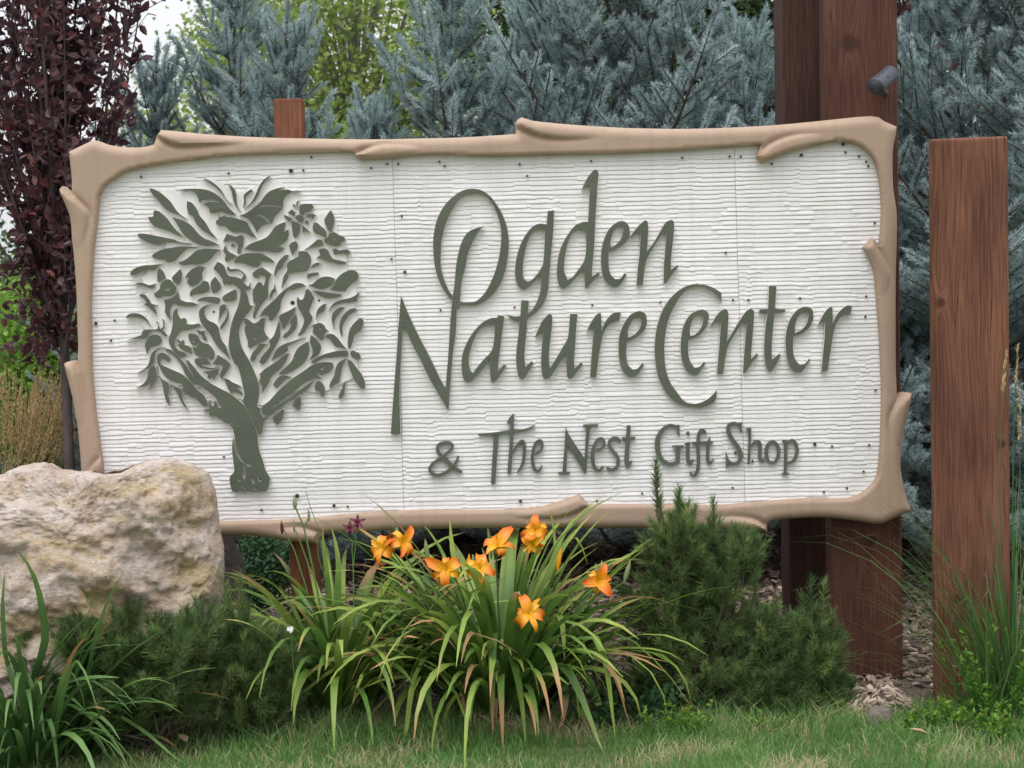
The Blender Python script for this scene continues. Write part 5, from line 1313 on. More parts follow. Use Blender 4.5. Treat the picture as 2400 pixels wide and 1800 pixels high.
# ================================================================== MUGO PINES
def mugo(label, ells, Y, base_px, nsh, seed, extra_shoots=(), group='dwarf pines at the front of the bed'):
    """ells: (px, py, rx, ry, depth, weight) ellipses in the photo, each given a real depth in metres"""
    rs = np.random.RandomState(seed); k = Y / FPX
    base = px_ground(base_px, Y); root = thing('dwarf_pine', label, 'shrub', base, group)
    P = []; D = []; L = []; wsum = sum(e[5] for e in ells); tubes = []; b0 = np.array(base)
    for (px, py, rx, ry, dep, w, *yo) in ells:
        c = np.array(at(px, py, Y)); c[1] += yo[0] if yo else 0
        for i in range(int(nsh * w / wsum)):
            u = rs.normal(size=3); u /= np.linalg.norm(u); u[1] = -abs(u[1]) if rs.rand() < .75 else u[1]
            r = rs.uniform(0.25, 1) ** 0.5
            q = c + u * r * np.array([rx * k, dep, ry * k])
            if q[2] < 0.02: q[2] = 0.02 + rs.rand() * 0.05
            d = u * np.array([0.8, 0.8, 0.5]) + np.array([0, 0, 0.75]) + rs.normal(0, .22, 3); d /= np.linalg.norm(d)
            l = rs.uniform(.6, 1.1); P.append(q - d * 0.10 * l); D.append(d); L.append(l)
            if rs.rand() < 0.16: tubes.append(([b0 + [rs.normal(0, .05), rs.normal(0, .03), 0], (b0 + q) / 2 + [rs.normal(0, .03), 0, -0.03], q - d * 0.09], [0.006, 0.004, 0.003], 5))
    for (px, py, dx, dy, l) in extra_shoots:
        q = np.array(at(px, py, Y - 0.05)); P.append(q); D.append(np.array([dx, 0.0, dy])); L.append(l)
        tubes.append(([b0, (b0 + q) / 2 + [0.02, 0, 0], q], [0.011, 0.008, 0.004], 6))
    P = np.array(P); D = np.array(D); L = np.array(L); n = len(P); bag = Bag(); idx = rs.randint(0, 3, n)
    tint = np.clip(0.45 + rs.normal(0, .24, n), 0, 1)
    for j in range(3):
        m = idx == j; tv, tf, mi = MU_T[j]
        S = np.stack([0.85 + 0.15 * L[m], 0.85 + 0.15 * L[m], L[m]], axis=1)
        tt = tint[m][:, None] + rs.normal(0, .10, (m.sum(), len(tv)))
        scatter(bag, tv, tf, P[m], frames_from_dirs(D[m], rs.rand(m.sum()) * 6.28), S, np.clip(tt, 0, 1), mi)
    make_tree_parts(root, base, tubes, M_bark, bag, [M_mugo, M_twig], crown='foliage', trunk='stem')
    return root


mugo('tall dwarf pine with a candle reaching over the lower sign frame', [(1590, 1300, 85, 120, 0.16, 3), (1690, 1370, 95, 140, 0.18, 3), (1560, 1440, 110, 130, 0.18, 3), (1640, 1560, 170, 130, 0.22, 4), (1480, 1600, 90, 90, 0.14, 1.5), (1750, 1290, 40, 60, .1, .7)],
     5.56, 1620, 520, 5, [(1540, 1205, 0.02, 1, 1.0), (1538, 1150, 0.0, 1, 0.75), (1545, 1260, .05, 1, 1.0), (1590, 1230, .05, 1, .9), (1600, 1250, -.1, 1, .9), (1672, 1260, 0.02, 1, .95), (1668, 1300, -.05, 1, .9)])
mugo('broad low dwarf pine spreading against the foot of the tall thick post', [(1895, 1510, 85, 80, 0.16, 3), (1790, 1590, 110, 110, 0.2, 3), (1900, 1620, 85, 90, 0.16, 3), (1945, 1650, 60, 70, .1, 1.6), (1780, 1480, 70, 70, .12, 1.3)],
     5.52, 1860, 400, 6, [(1900, 1455, 0.03, 1, 1.0), (1925, 1450, .1, 1, .9), (1890, 1480, -.1, 1, .9)])
mugo('low spreading dwarf pine in front of the large boulder', [(300, 1500, 150, 75, 0.16, 3), (190, 1500, 70, 90, .14, 1.5), (120, 1580, 120, 80, .14, 2.2), (90, 1500, 80, 50, .1, 1.0), (440, 1500, 110, 80, 0.2, 3), (380, 1590, 190, 70, 0.2, 3), (300, 1640, 200, 45, 0.2, 2.2)],
     5.24, 320, 460, 7, [(170, 1450, 0, 1, .9), (185, 1465, .1, 1, .9), (215, 1470, -.1, 1, .8)])
mugo('dark dwarf pine between the boulder and the left lily clump', [(555, 1490, 70, 70, 0.14, 2), (600, 1550, 110, 90, 0.18, 3), (640, 1600, 90, 70, 0.14, 1.5), (590, 1640, 120, 45, 0.16, 1.5)],
     5.32, 585, 280, 8, [(560, 1440, 0.05, 1, .9), (540, 1450, -.1, 1, .8)])

# ================================================================== DAYLILIES
def leaf_strip(name, path, w0, mat, root, org, brown=0.0, fold=0.30, label=None):
    P = np.array([tuple(p) for p in path], float)
    # resample
    d = np.r_[0, np.cumsum(np.linalg.norm(np.diff(P, axis=0), axis=1))]; n = 11
    t = np.linspace(0, d[-1], n); P = np.stack([np.interp(t, d, P[:, i]) for i in range(3)], 1)
    P[1:-1] = P[1:-1] * 0.6 + (P[:-2] + P[2:]) * 0.2
    T = np.gradient(P, axis=0); T /= np.linalg.norm(T, axis=1)[:, None] + 1e-9
    side = np.cross(T, [0, 0, 1.0]); ln = np.linalg.norm(side, axis=1)
    horiz = T[:, :2].sum(0)
    ref = np.cross(np.array([P[-1][0] - P[0][0], P[-1][1] - P[0][1], 0.001]), [0, 0, 1.0]); ref /= np.linalg.norm(ref) + 1e-9
    V = []; al = []
    tw = random.uniform(-0.7, 0.7)
    for i in range(n):
        s = i / (n - 1)
        sd = ref - T[i] * (ref @ T[i]); sd /= np.linalg.norm(sd) + 1e-9
        nr = np.cross(sd, T[i])
        a = tw * s; sd, nr = sd * math.cos(a) + nr * math.sin(a), nr * math.cos(a) - sd * math.sin(a)
        w = w0 * min(1, 0.55 + 1.2 * s) * (1 - s ** 3.2) * 0.5 + 0.0006
        f = fold * (1 - 0.6 * s)
        V += [P[i] - sd * w + nr * w * f, P[i], P[i] + sd * w + nr * w * f]; al += [s, s, s]
    F = []
    for i in range(n - 1):
        a = 3 * i; F += [(a, a + 1, a + 4, a + 3), (a + 1, a + 2, a + 5, a + 4)]
    o = mesh_np(name, V, F, mat, root, org, tint=np.full(len(V), brown), along=al, smooth=True)
    if label: o['label'] = label
    return o


def arc(base, az, el0, L, droop, kink=None, n=10):
    """leaf midline: leaves the ground at elevation el0 and bends over"""
    p = np.array(base, float); out = [p.copy()]; el = el0; ds = L / n
    for i in range(n):
        s = (i + 1) / n; el -= droop * (s ** 1.3) * 1.6 / n
        if kink and abs(s - kink) < 0.5 / n: el -= 1.3
        el = max(el, -1.45)
        p = p + ds * np.array([math.cos(az) * math.cos(el), math.sin(az) * math.cos(el), math.sin(el)])
        if p[2] < 0.015: p[2] = 0.015
        out.append(p.copy())
    return out


def clump(name, label, px, Y, n, Lr, wr, mat, seed, cat='plant', group=None, el=(45, 88), droop=(0.8, 2.6), spread=0.06, brownp=0.35, traced=(), azr=None):
    rs = np.random.RandomState(seed); base = px_ground(px, Y); root = thing(name, label, cat, base, group)
    for i in range(n):
        az = rs.rand() * 2 * math.pi if azr is None else R(rs.uniform(*azr))
        b = (base.x + math.cos(az) * spread * rs.rand(), Y + math.sin(az) * spread * rs.rand() * 0.7, 0.0)
        L = rs.uniform(*Lr); e = R(rs.uniform(*el)); dr = rs.uniform(*droop)
        path = arc(b, az, e, L, dr, kink=rs.uniform(.45, .8) if rs.rand() < .12 else None)
        leaf_strip('leaf', path, rs.uniform(*wr), mat, root, base, brown=(rs.uniform(0.05, 0.45) if rs.rand() < brownp else 0))
    for tr in traced:
        pts = parse(tr[0]); m = len(pts); yb, ye = tr[1], tr[2]
        path = [at(p[0], p[1], yb + (ye - yb) * (i / (m - 1)) ** 0.8) for i, p in enumerate(pts)]
        for q in path: q.z = max(q.z, 0.012)
        leaf_strip('leaf', path, tr[3], mat, root, base, brown=tr[4])
    return root


TR_MAIN = [('1200,1600 1250,1568 1290,1563 1316,1575 1326,1600 1326,1650 1313,1718', 5.5, 5.30, .034, .3), ('1180,1600 1248,1600 1284,1635 1313,1675 1342,1726', 5.5, 5.3, .026, .1),
 ('1270,1540 1342,1556 1371,1585 1393,1621 1407,1664 1414,1722', 5.5, 5.28, .036, .08), ('1290,1600 1331,1617 1349,1639 1367,1682 1384,1719', 5.5, 5.3, .032, .25),
 ('1230,1520 1270,1450 1300,1428 1314,1440 1320,1480 1323,1550', 5.5, 5.36, .026, .15), ('1150,1570 1205,1480 1277,1451 1330,1446 1385,1446 1443,1462', 5.55, 5.4, .026, .05),
 ('1200,1580 1300,1545 1380,1520 1440,1480 1510,1447', 5.5, 5.4, .030, 0), ('1220,1570 1300,1530 1386,1519 1443,1524 1508,1538 1566,1552', 5.5, 5.35, .026, .4),
 ('1220,1580 1350,1530 1450,1518 1537,1520 1577,1530 1602,1549', 5.5, 5.35, .026, .1), ('1260,1570 1400,1530 1500,1520 1545,1527 1584,1556 1610,1596 1620,1646', 5.5, 5.3, .026, .0),
 ('1230,1500 1300,1350 1330,1265 1345,1243 1355,1256 1366,1285 1377,1322', 5.6, 5.5, .028, 0), ('1200,1500 1290,1380 1305,1300 1297,1230 1289,1190', 5.6, 5.65, .024, 0),
 ('1200,1560 1280,1440 1350,1380 1421,1328 1465,1303 1508,1285', 5.6, 5.5, .028, 0), ('1220,1560 1340,1430 1436,1346 1476,1321 1508,1308 1532,1319', 5.6, 5.45, .022, .12),
 ('1180,1560 1230,1430 1275,1380 1328,1353', 5.6, 5.5, .026, 0), ('1120,1560 1060,1450 1000,1350 925,1241 896,1194 877,1167', 5.6, 5.6, .030, .04),
 ('1120,1560 1090,1400 1060,1300 1054,1215', 5.5, 5.6, .030, 0), ('1110,1600 1060,1575 1025,1562 1002,1575 1000,1620 1016,1692', 5.5, 5.28, .036, .05),
 ('1080,1600 990,1600 950,1620 930,1660 922,1705', 5.5, 5.3, .032, .12), ('1090,1590 970,1590 920,1625 880,1660 862,1692', 5.5, 5.28, .028, .2),
 ('1100,1580 1060,1500 1052,1462 1066,1464 1080,1510 1098,1552', 5.5, 5.35, .034, 0), ('980,1690 940,1620 880,1540 862,1490 845,1475 822,1474 802,1468', 5.5, 5.4, .030, .05),
 ('1060,1590 1000,1560 950,1535 900,1535 860,1560 838,1600 826,1650', 5.5, 5.28, .024, 0), ('1110,1640 1010,1590 985,1560 950,1520 920,1503', 5.5, 5.4, .022, 0),
 ('1080,1600 1110,1548 1145,1562 1160,1610 1163,1690', 5.5, 5.3, .034, .38), ('1120,1640 1100,1560 1085,1545 1080,1600 1090,1690', 5.5, 5.35, .024, .5)]
TR_LEFT = [('760,1540 784,1462 820,1429', 5.6, 5.6, .026, 0), ('790,1540 740,1500 700,1450 660,1446 625,1470', 5.6, 5.45, .032, .05), ('800,1520 775,1405 720,1397 676,1408 632,1422 593,1447', 5.6, 5.45, .028, .08),
 ('760,1500 740,1420 690,1360 650,1334 617,1342', 5.6, 5.5, .030, .03), ('770,1500 720,1420 661,1385 618,1353 590,1355 570,1377', 5.6, 5.5, .018, .2), ('780,1560 740,1505 705,1496 683,1528 681,1562', 5.65, 5.4, .026, .3),
 ('780,1560 740,1530 680,1512 632,1509 607,1522', 5.65, 5.4, .022, 0), ('790,1550 790,1400 795,1320 785,1260 777,1236', 5.6, 5.66, .026, 0), ('735,1700 700,1690 685,1630 680,1595 697,1582', 5.45, 5.4, .030, .03),
 ('780,1540 770,1400 765,1330 755,1280 757,1236', 5.6, 5.64, .024, 0)]
clump('daylily_clump', 'large central clump of orange daylilies below the sign', 1165, 5.48, 262, (0.45, 0.92), (0.022, 0.037), M_lily, 21, group='daylily clumps under the sign', el=(48, 86), droop=(0.8, 3.2), spread=0.15, traced=TR_MAIN)
clump('daylily_clump', 'smaller lily clump with bare seed stalks left of the orange one', 785, 5.55, 165, (0.40, 0.80), (0.021, 0.034), M_lily, 22, group='daylily clumps under the sign', el=(50, 88), droop=(0.9, 3.2), spread=0.11, traced=TR_LEFT)
clump('strap_leaf_clump', 'dark green strap-leaved clump at the lower left before the boulder', 45, 5.12, 270, (0.34, 0.70), (0.015, 0.024), M_lilyd, 23, el=(35, 88), droop=(0.6, 2.6), spread=0.20, brownp=0.15,
      traced=[('40,1640 130,1540 200,1450 260,1350 290,1337', 5.12, 5.0, .02, 0), ('60,1640 110,1500 95,1400 75,1330 40,1290', 5.12, 5.0, .024, 0), ('70,1640 120,1570 180,1530 250,1512 300,1510', 5.12, 4.98, .022, .0), ('60,1660 150,1600 220,1585 280,1588', 5.12, 4.98, .022, 0),
              ('20,1560 30,1600 45,1640 52,1680', 5.05, 4.98, .022, 0), ('50,1560 75,1610 92,1660', 5.05, 4.98, .02, 0), ('60,1650 10,1550 5,1400 12,1340', 5.12, 5.08, .02, 0), ('80,1640 160,1630 200,1665', 5.05, 4.98, .026, .1)])

# ---- orange flowers
def petal(name, c, fwd, az, L, w, mat, root, org, curl=1.0, parent=None, n=7):
    fwd = fwd.normalized(); x = fwd.orthogonal().normalized(); y = fwd.cross(x)
    rad = x * math.cos(az) + y * math.sin(az); tan = fwd.cross(rad)
    V = []; al = []
    p = Vector(c); e = R(62)
    for i in range(n):
        s = i / (n - 1)
        hw = w * 0.5 * math.sin(math.pi * min(0.10 + 0.86 * s ** 0.9, 0.985)) ** 0.75
        nrm = rad * (-math.sin(e)) + fwd * math.cos(e)
        for q in (-1, -0.5, 0, 0.5, 1):
            ruf = 0.0045 * math.sin(s * 17 + q * 3 + az * 5) * s if abs(q) == 1 else 0
            V.append(p + tan * hw * q + nrm * (hw * 0.35 * q * q + ruf)); al.append(s)
        e -= R(24) * curl * (0.5 + s)
        p = p + (rad * math.cos(e) + fwd * math.sin(e)) * (L / (n - 1))
    F = [(5 * i + k, 5 * i + k + 1, 5 * i + k + 6, 5 * i + k + 5) for i in range(n - 1) for k in range(4)]
    return mesh_np(name, V, F, mat, parent, org, along=al, smooth=True)


def stem(path, r, mat, root, org, name='stem'):
    V, F = tube_arrays(path, list(np.linspace(r, r * 0.65, len(path))), 6)
    return mesh_np(name, V, F, mat, root, org, smooth=True)


FL_G = 'orange daylily flowers'
clumps = {o['label'][:5]: o for o in bpy.data.objects if o.name.startswith('daylily_clump')}
lily = clumps['large']; lily_org = WL[lily.name]
FLOWERS = [(888, 1282, 5.30, (-0.55, -0.75, 0.25), .098), (952, 1268, 5.34, (0.55, -0.75, 0.35), .085), (1040, 1333, 5.22, (-0.35, -0.9, 0.15), .098), (1128, 1326, 5.24, (0.25, -0.85, 0.45), .095),
           (1168, 1268, 5.32, (0.15, -0.6, 0.75), .098), (1252, 1240, 5.36, (-0.15, -0.9, 0.3), .090), (1240, 1282, 5.33, (-0.35, -0.85, -0.25), .080), (1405, 1360, 5.30, (0.05, -0.95, 0.2), .092), (1240, 1432, 5.15, (0.1, -0.85, 0.5), .100)]
rs = np.random.RandomState(4)
for (fx, fy, fY, d, L) in FLOWERS:
    c = at(fx, fy, fY); fwd = Vector(d).normalized()
    throat = c - fwd * 0.028
    fl = mesh_np('flower', *tube_arrays([throat - fwd * 0.030, throat - fwd * 0.012, throat + fwd * 0.004], [0.004, 0.006, 0.010], 8), M_petaly, lily, c, along=np.zeros(24), smooth=True)
    fl['label'] = 'open orange daylily flower with yellow throat'
    WL[fl.name] = Vector(c)
    a0 = rs.rand() * 6.28
    for k in range(6):
        inner = k % 2 == 0
        petal('petal', throat + fwd * (0.001 if inner else 0.0), fwd, a0 + k * math.pi / 3 + rs.uniform(-.1, .1), L * rs.uniform(.74, 1.10) * 0.82, (0.034 if inner else 0.022) * rs.uniform(.85, 1.15), M_petal if (inner or rs.rand() < .4) else M_petaly, lily, c, curl=rs.uniform(.6, 2.0), parent=fl)
    for k in range(5):
        az = rs.rand() * 6.28; x = fwd.orthogonal().normalized(); y = fwd.cross(x); o = (x * math.cos(az) + y * math.sin(az))
        V, F = tube_arrays([throat, throat + fwd * 0.03 + o * 0.004, throat + fwd * 0.052 + o * 0.012], [0.0011, 0.0010, 0.0016], 4)
        mesh_np('stamen', V, F, M_petaly, fl, c, along=np.zeros(len(V)))
    b = Vector((lily_org.x + (c.x - lily_org.x) * 0.25, 5.58, 0.02)); q = throat - fwd * 0.03
    path = [b, b.lerp(q, 0.35) + Vector((0, 0, 0.05)), b.lerp(q, 0.72) + Vector((0, 0.0, 0.05)), q]
    stem(path, 0.0035, M_stem, lily, lily_org)
    for k in range(rs.randint(1, 4)):      # buds beside the flower
        q2 = q + Vector((rs.uniform(-.03, .03), rs.uniform(-.01, .02), rs.uniform(-.03, .02)))
        V, F = tube_arrays([q2, q2 + Vector((0, 0, .012)), q2 + Vector((rs.uniform(-.006, .006), 0, .034)), q2 + Vector((0, 0, .046))], [0.002, 0.005, 0.005, 0.001], 6)
        mesh_np('bud', V, F, M_bud, lily, lily_org, smooth=True)
for (bx, by, ang) in [(1310, 1312, 0.2), (1098, 1325, 0.1), (1262, 1275, 0.25), (1470, 1340, .3), (1000, 1290, -.1)]:
    q = at(bx, by, 5.4); dd = Vector((ang, -0.1, 1)).normalized()
    V, F = tube_arrays([q - dd * .035, q - dd * .015, q + dd * .015, q + dd * .038], [0.003, 0.0075, 0.007, 0.001], 8)
    mesh_np('bud', V, F, M_petaly if bx in (1310, 1098) else M_bud, lily, lily_org, along=np.full(32, .6), smooth=True)
    b = Vector((lily_org.x, 5.58, 0.02)); stem([b, b.lerp(q, .5) + Vector((0, 0, .06)), q - dd * .035], 0.003, M_stem, lily, lily_org)
# ---- bare stalks and maroon flowers on the left clump
l2 = clumps['small']; l2o = WL[l2.name]
for pts, Y, r in [('770,1520 735,1340 712,1235 693,1190', 5.6, .004), ('712,1242 722,1215 726,1200', 5.6, .0025), ('730,1345 700,1260 688,1235', 5.58, .0025), ('740,1450 690,1290 662,1235', 5.6, .0028),
                  ('745,1300 760,1350 745,1235 728,1190 716,1150', 5.62, .0016), ('830,1500 828,1330 825,1285 838,1240', 5.6, .0025), ('828,1330 835,1262 822,1240', 5.6, .002), ('895,1500 893,1400 896,1350', 5.5, .0025)]:
    P_ = [at(p[0], p[1], Y) for p in parse(pts)]; P_ = sorted(P_, key=lambda v: v.z)
    stem(P_, r, M_stem, l2, l2o, 'flower_stalk')
for bx, by, r, mt in [(691, 1178, .008, M_bud), (661, 1237, .006, M_maroon), (724, 1208, .005, M_bud), (689, 1232, .004, M_bud)]:
    q = at(bx, by, 5.59)
    V, F = tube_arrays([q - Vector((0, 0, .022)), q - Vector((0, 0, .008)), q + Vector((0, 0, .008)), q + Vector((-.002, 0, .024))], [r * .4, r, r * .9, .0008], 7)
    mesh_np('bud', V, F, mt, l2, l2o, smooth=True)
for bx, by in [(838, 1226), (820, 1240)]:
    q = at(bx, by, 5.57)
    f = mesh_np('flower', *tube_arrays([q - Vector((0, 0, .02)), q, q + Vector((0, -.004, .004))], [.002, .006, .003], 6), M_maroon, l2, q, smooth=True); f['label'] = 'small dark maroon lily flower'
    WL[f.name] = Vector(q)
    for k in range(5): petal('petal', q, Vector((0.1, -0.6, 0.5)), k * 1.26, 0.030, 0.012, M_maroon, l2, q, parent=f, n=5)

# ================================================================== REED GRASSES, WEEDS
def reed(label, px, Y, nb, plumes, seed, Lr=(0.6, 1.2), spread=0.10, group=None, name='reed_grass', wr=(0.005, 0.009), pl=(0.12, 0.2), lean=1.0, nplume=0, plumeH=(0.9, 1.2), el=(62, 90)):
    rs = np.random.RandomState(seed); base = px_ground(px, Y); root = thing(name, label, 'grass', base, group); bag = Bag()
    for i in range(nb):
        az = rs.rand() * 6.28; b = (base.x + math.cos(az) * spread * rs.rand(), Y + math.sin(az) * spread * rs.rand(), 0)
        P_ = np.array(arc(b, az, R(rs.uniform(*el)), rs.uniform(*Lr), rs.uniform(.4, 1.8), n=6)); w = rs.uniform(*wr)
        s = np.linspace(0, 1, 7); W = (w * (1 - s ** 2) * .5)[:, None]
        sd = np.array([-math.sin(az + rs.uniform(-.8, .8)), math.cos(az), 0]); V = np.stack([P_ - sd * W, P_ + sd * W], 1).reshape(-1, 3)
        F = [(2 * k, 2 * k + 1, 2 * k + 3, 2 * k + 2) for k in range(6)]; bag.add(V, F, np.full(len(V), np.clip(rs.normal(.45, .25), 0, 1)))
    bag.build('blades', M_reed, root, base)
    paths = [[tuple(at(p[0], p[1], Y)) for p in parse(q)] for q in plumes]
    for i in range(nplume):
        az = rs.rand() * 6.28; H = rs.uniform(*plumeH); b = np.array([base.x + math.cos(az) * spread, Y + math.sin(az) * spread, 0]); lx = math.cos(az) * rs.uniform(.05, .35) * lean
        paths.append([b, b + [lx * .4, math.sin(az) * .05, H * .5], b + [lx, math.sin(az) * .12, H]])
    pb = Bag(); sb = Bag()
    for P_ in paths:
        P_ = np.array(P_, float); V, F = tube_arrays(list(P_), list(np.linspace(.0022, .0012, len(P_))), 4); sb.add(V, F)
        tip = P_[-1]; d = (P_[-1] - P_[-2]); d /= np.linalg.norm(d); Lp = rs.uniform(*pl); n = 90 if nplume == 0 else 150; t = rs.rand(n)
        q = tip - d * (Lp * (1 - t))[:, None]; D = d + rs.normal(0, .22, (n, 3)); tv, tf = rhomb(0.016, 0.0028 if nplume == 0 else 0.006)
        scatter(pb, tv, tf, q + rs.normal(0, .0022, (n, 3)) * (1.2 - t)[:, None] * (1 if nplume == 0 else 2.2), frames_from_dirs(D, rs.rand(n) * 6), rs.uniform(.7, 1.2, n), rs.rand(n))
    if paths:
        sb.build('stalks', M_reed, root, base); pb.build('plumes', M_plume, root, base)
    return root


reed('feather reed grass with one tan plume against the free-standing post, right edge', 2372, 5.38, 170, ['2362,1650 2345,1300 2343,1100 2347,960 2358,828', '2380,1640 2372,1300 2376,1000 2385,812', '2400,1640 2392,1300 2390,1100 2390,918'], 51, (0.5, 1.0), 0.08, 'ornamental reed grasses')
reed('tan plumed reed grass behind the boulder at the left edge', -5, 8.6, 260, [], 52, (0.5, 0.85), 0.16, 'ornamental reed grasses', nplume=190, plumeH=(0.78, 1.06), pl=(.28, .45), lean=1.2)
reed('sprawling grass tuft with long arching blades at the foot of the free-standing post', 2310, 5.30, 70, [], 53, (0.4, 0.85), 0.05, None, name='grass_tuft', wr=(.003, .006), el=(35, 85))
reed('thin arching grass tuft seen in the gap between the right posts', 2290, 6.8, 60, [], 54, (0.5, 0.95), 0.08, None, name='grass_tuft', wr=(.003, .006), el=(35, 80))


def weed(label, px, Y, n, H, seed, leaf=(0.022, 0.009), mat=M_weed, spread=0.10, name='weed_plant', group='leafy weeds along the lawn edge', tb=.55):
    rs = np.random.RandomState(seed); base = px_ground(px, Y); root = thing(name, label, 'weed', base, group); bag = Bag(); sb = Bag(); tv, tf = leaf_template(*leaf)
    for i in range(n):
        az = rs.rand() * 6.28; h = H * rs.uniform(.5, 1); b = np.array([base.x + math.cos(az) * spread * rs.rand(), Y + math.sin(az) * spread * .5 * rs.rand(), 0])
        tip = b + np.array([math.cos(az) * h * .4, math.sin(az) * h * .3, h]); V, F = tube_arrays([b, (b + tip) / 2 + [0, 0, h * .08], tip], [.0018, .0014, .001], 4); sb.add(V, F, .4)
        m = int(14 + h * 90); t = rs.uniform(.2, 1.02, m); q = b + (tip - b) * t[:, None]; D = rs.normal(0, 1, (m, 3)); D[:, 2] = np.abs(D[:, 2]) * .5 + .2
        scatter(bag, tv, tf, q, frames_from_dirs(D, rs.rand(m) * 6), rs.uniform(.6, 1.1, m), np.clip(tb + (t - .6) * .5 + rs.normal(0, .15, m), 0, 1))
    sb.build('stem', mat, root, base); bag.build('foliage', mat, root, base); return root


weed('bright lime green seedling at the lawn edge below the dwarf pines', 1590, 5.20, 18, 0.13, 61, spread=.09)
weed('yellow-green weed at the foot of the free-standing post, left one', 2170, 5.18, 14, 0.09, 62, spread=.08)
weed('leafy weed patch growing before the free-standing post', 2270, 5.16, 30, 0.115, 63, spread=.13)
weed('tall weed with yellowish tips at the right edge by the reed grass', 2330, 5.26, 22, 0.30, 64, spread=.10)
weed('weed clump at the bottom right corner of the lawn', 2380, 5.05, 26, 0.13, 65, spread=.14)
weed('slim weed with a round yellow-green head leaning over the wide post', 2278, 5.36, 5, 0.36, 66, spread=.02)
weed('low lime green weed among grass right of the lime seedling', 1800, 5.25, 10, 0.07, 67, spread=.08)
weed('dark leafy groundcover under the daylilies and dwarf pines', 1480, 5.36, 34, 0.16, 68, spread=.18, mat=M_cover, leaf=(.028, .016), name='groundcover_plant', group=None)

# ================================================================== STUFF: BARK CHIPS, GRASS
def chips(name, n, x0, x1, y0, y1, seed, size, tmean=.5):
    rs = np.random.RandomState(seed); P_ = np.stack([rs.uniform(x0, x1, n), rs.uniform(y0, y1, n), rs.uniform(.008, .028, n)], 1)
    tv = np.array([(-.5, -.25, 0), (.5, -.2, 0), (.45, .25, 0), (-.42, .2, 0), (-.45, -.2, .14), (.45, -.16, .16), (.4, .2, .14), (-.38, .16, .15)]); tf = np.array([(4, 5, 6, 7), (0, 1, 5, 4), (1, 2, 6, 5), (2, 3, 7, 6), (3, 0, 4, 7)])
    D = np.stack([rs.normal(0, .35, n), rs.normal(0, .35, n), np.ones(n)], 1); bag = Bag()
    scatter(bag, tv, tf, P_, frames_from_dirs(D, rs.rand(n) * 6.28), rs.uniform(.5, 1.3, n) * size, np.clip(rs.normal(tmean, .25, n), 0, 1))
    o = bag.build(name, M_chip); tag(o, 'brown shredded bark mulch covering the planting bed behind the plants', 'mulch', None, 'stuff'); return o


chips('bark_mulch', 21000, -2.6, 2.8, 5.75, 9.2, 71, 0.034)
g = chips('wood_chips', 260, at(1980, 1700, 5.4).x, at(2150, 1700, 5.4).x, 5.37, 5.62, 72, 0.030, .95); g['label'] = 'pale loose wood chips heaped round the small grey stone'; g['category'] = 'wood chips'
co = np.empty(len(g.data.vertices) * 3, dtype=np.float32); g.data.vertices.foreach_get('co', co); co = co.reshape(-1, 3)
hh = np.repeat(np.random.RandomState(3).rand(260), 8); co[:, 2] += 0.075 * hh * np.exp(-((co[:, 0] - at(2065, 1690, 5.45).x) / 0.09) ** 2) * (co[:, 1] > 5.30); g.data.vertices.foreach_set('co', co.ravel())


def grass_field(name, label, n, x0, x1, y0, y1, hr, seed, wr=(.0018, .0034), edge=0.10, dry=0.14, gap=None):
    rs = np.random.RandomState(seed); x = rs.uniform(x0, x1, n); y = rs.uniform(y0, y1, n)
    if gap: k_ = ~((x > gap[0]) & (x < gap[1])); x, y = x[k_], y[k_]; n = len(x)
    pn = np.array([mnoise.noise(Vector((a * 2.3, b * 2.3, 5))) for a, b in zip(x, y)])
    pd = np.array([mnoise.noise(Vector((a * 3.1, b * 5.0, 9))) for a, b in zip(x, y)])
    keep = rs.rand(n) < 0.78 + pn * 0.5; x, y, pn, pd = x[keep], y[keep], pn[keep], pd[keep]; n = len(x)
    h = rs.uniform(*hr, n) * (1 + pn * 0.55); az = rs.rand(n) * 6.28; ln = rs.uniform(.15, .95, n) * h; w = rs.uniform(*wr, n)
    B = np.stack([x, y, np.full(n, .008)], 1); dirv = np.stack([np.cos(az), np.sin(az), np.zeros(n)], 1); f = rs.rand(n) * 6.28; sd = np.stack([np.cos(f), np.sin(f), np.zeros(n)], 1)
    M1 = B + dirv * (ln * .3)[:, None] + np.array([0, 0, 1]) * (h * .6)[:, None]; T_ = B + dirv * ln[:, None] + np.array([0, 0, 1]) * (h * rs.uniform(.75, 1, n))[:, None]
    W = w[:, None]; V = np.stack([B - sd * W / 2, B + sd * W / 2, M1 + sd * W * .4, M1 - sd * W * .4, T_ + sd * W * .08, T_ - sd * W * .08], 1).reshape(-1, 3)
    o6 = (np.arange(n) * 6)[:, None]; F = np.concatenate([o6 + np.array([[0, 1, 2, 3]]), o6 + np.array([[3, 2, 4, 5]])])
    t = np.clip(rs.normal(.42, .17, n) + pn * .25, 0, .82); t[rs.rand(n) < np.clip(dry + pd * 0.9 - 0.02, 0.03, .9)] = rs.uniform(.86, 1)
    o = mesh_np(name, V, F, M_grass, None, (0, 0, 0), tint=np.repeat(t, 6)); tag(o, label, 'grass', None, 'stuff'); return o


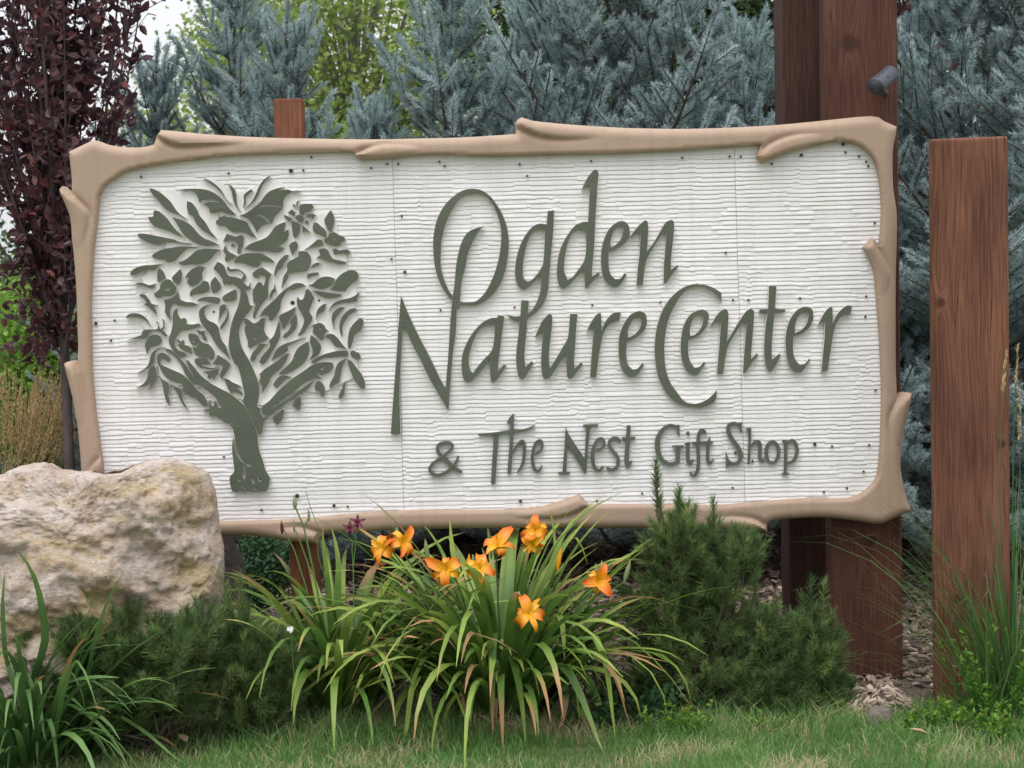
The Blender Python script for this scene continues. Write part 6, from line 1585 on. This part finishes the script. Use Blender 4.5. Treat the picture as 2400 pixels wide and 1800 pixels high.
grass_field('grass', 'short green lawn grass with dry straw patches in the foreground', 70000, -2.1, 2.1, 4.55, 5.46, (.025, .060), 81)
grass_field('tall_grass', 'longer unmown grass along the edge of the planting bed', 6500, -2.0, 2.0, 5.12, 5.44, (.04, .11), 82, (.0018, .0035), dry=.2, gap=(at(1980, 1700, 5.3).x, at(2140, 1700, 5.3).x))

# ================================================================== LITTER ON THE LAWN
stk = [at(1120, 1672, 5.36), at(1150, 1690, 5.33), at(1225, 1722, 5.30)]
for q in stk: q.z = max(q.z, 0.035)
V, F = tube_arrays(stk, [0.004, 0.005, 0.0035], 6)
tag(mesh_np('stick', V, F, paint_mat('stick_pale', (0.50, 0.42, 0.32), 0.8), None, stk[0], smooth=True), 'pale dry stick lying on the lawn before the orange daylilies', 'stick')
M_dry = paint_mat('dry_leaf', (0.42, 0.28, 0.17), 0.8, 0.2)
lt = leaf_template(0.055, 0.030, 0.5, -0.25)
for px_, py_, rz_, lab in ((205, 1750, 0.4, 'curled tan dead leaf on the lawn in front of the strap-leaved clump'), (440, 1765, 2.2, 'curled tan dead leaf on the lawn in front of the left dwarf pine'),
                           (960, 1660, 1.2, 'brown dead leaf standing in the grass under the orange daylilies'), (2175, 1745, 3.0, 'brown dead leaf in the grass below the free-standing post')):
    g_ = ground_at(px_, py_ + 12); g_.z = 0.045
    c_, s_ = math.cos(rz_), math.sin(rz_)
    V = np.array([(c_ * v[2] - s_ * v[0], s_ * v[2] + c_ * v[0], v[1] + 0.006) for v in lt[0]]) + np.array(tuple(g_))
    o = mesh_np('dead_leaf', V, lt[1], M_dry, None, g_, smooth=True); tag(o, lab, 'dead leaf', 'dead leaves on the lawn')
dp = at(680, 1478, 5.22); dr = thing('white_flower', 'single small white flower between the left dwarf pine and lily clump', 'flower', Vector((dp.x, 5.22, 0)))
V, F = tube_arrays([Vector((dp.x, 5.22, 0)), Vector((dp.x + .01, 5.22, dp.z * .5)), dp], [.0018, .0016, .0014], 5); mesh_np('stem', V, F, M_stem, dr, WL[dr.name])
M_wf = paint_mat('white_petal', (0.75, 0.74, 0.72), 0.6)
for k in range(8): petal('petal', dp, Vector((0.15, -0.75, 0.6)), k * .785, 0.016, 0.010, M_wf, dr, WL[dr.name], curl=.5, n=4, parent=dr)
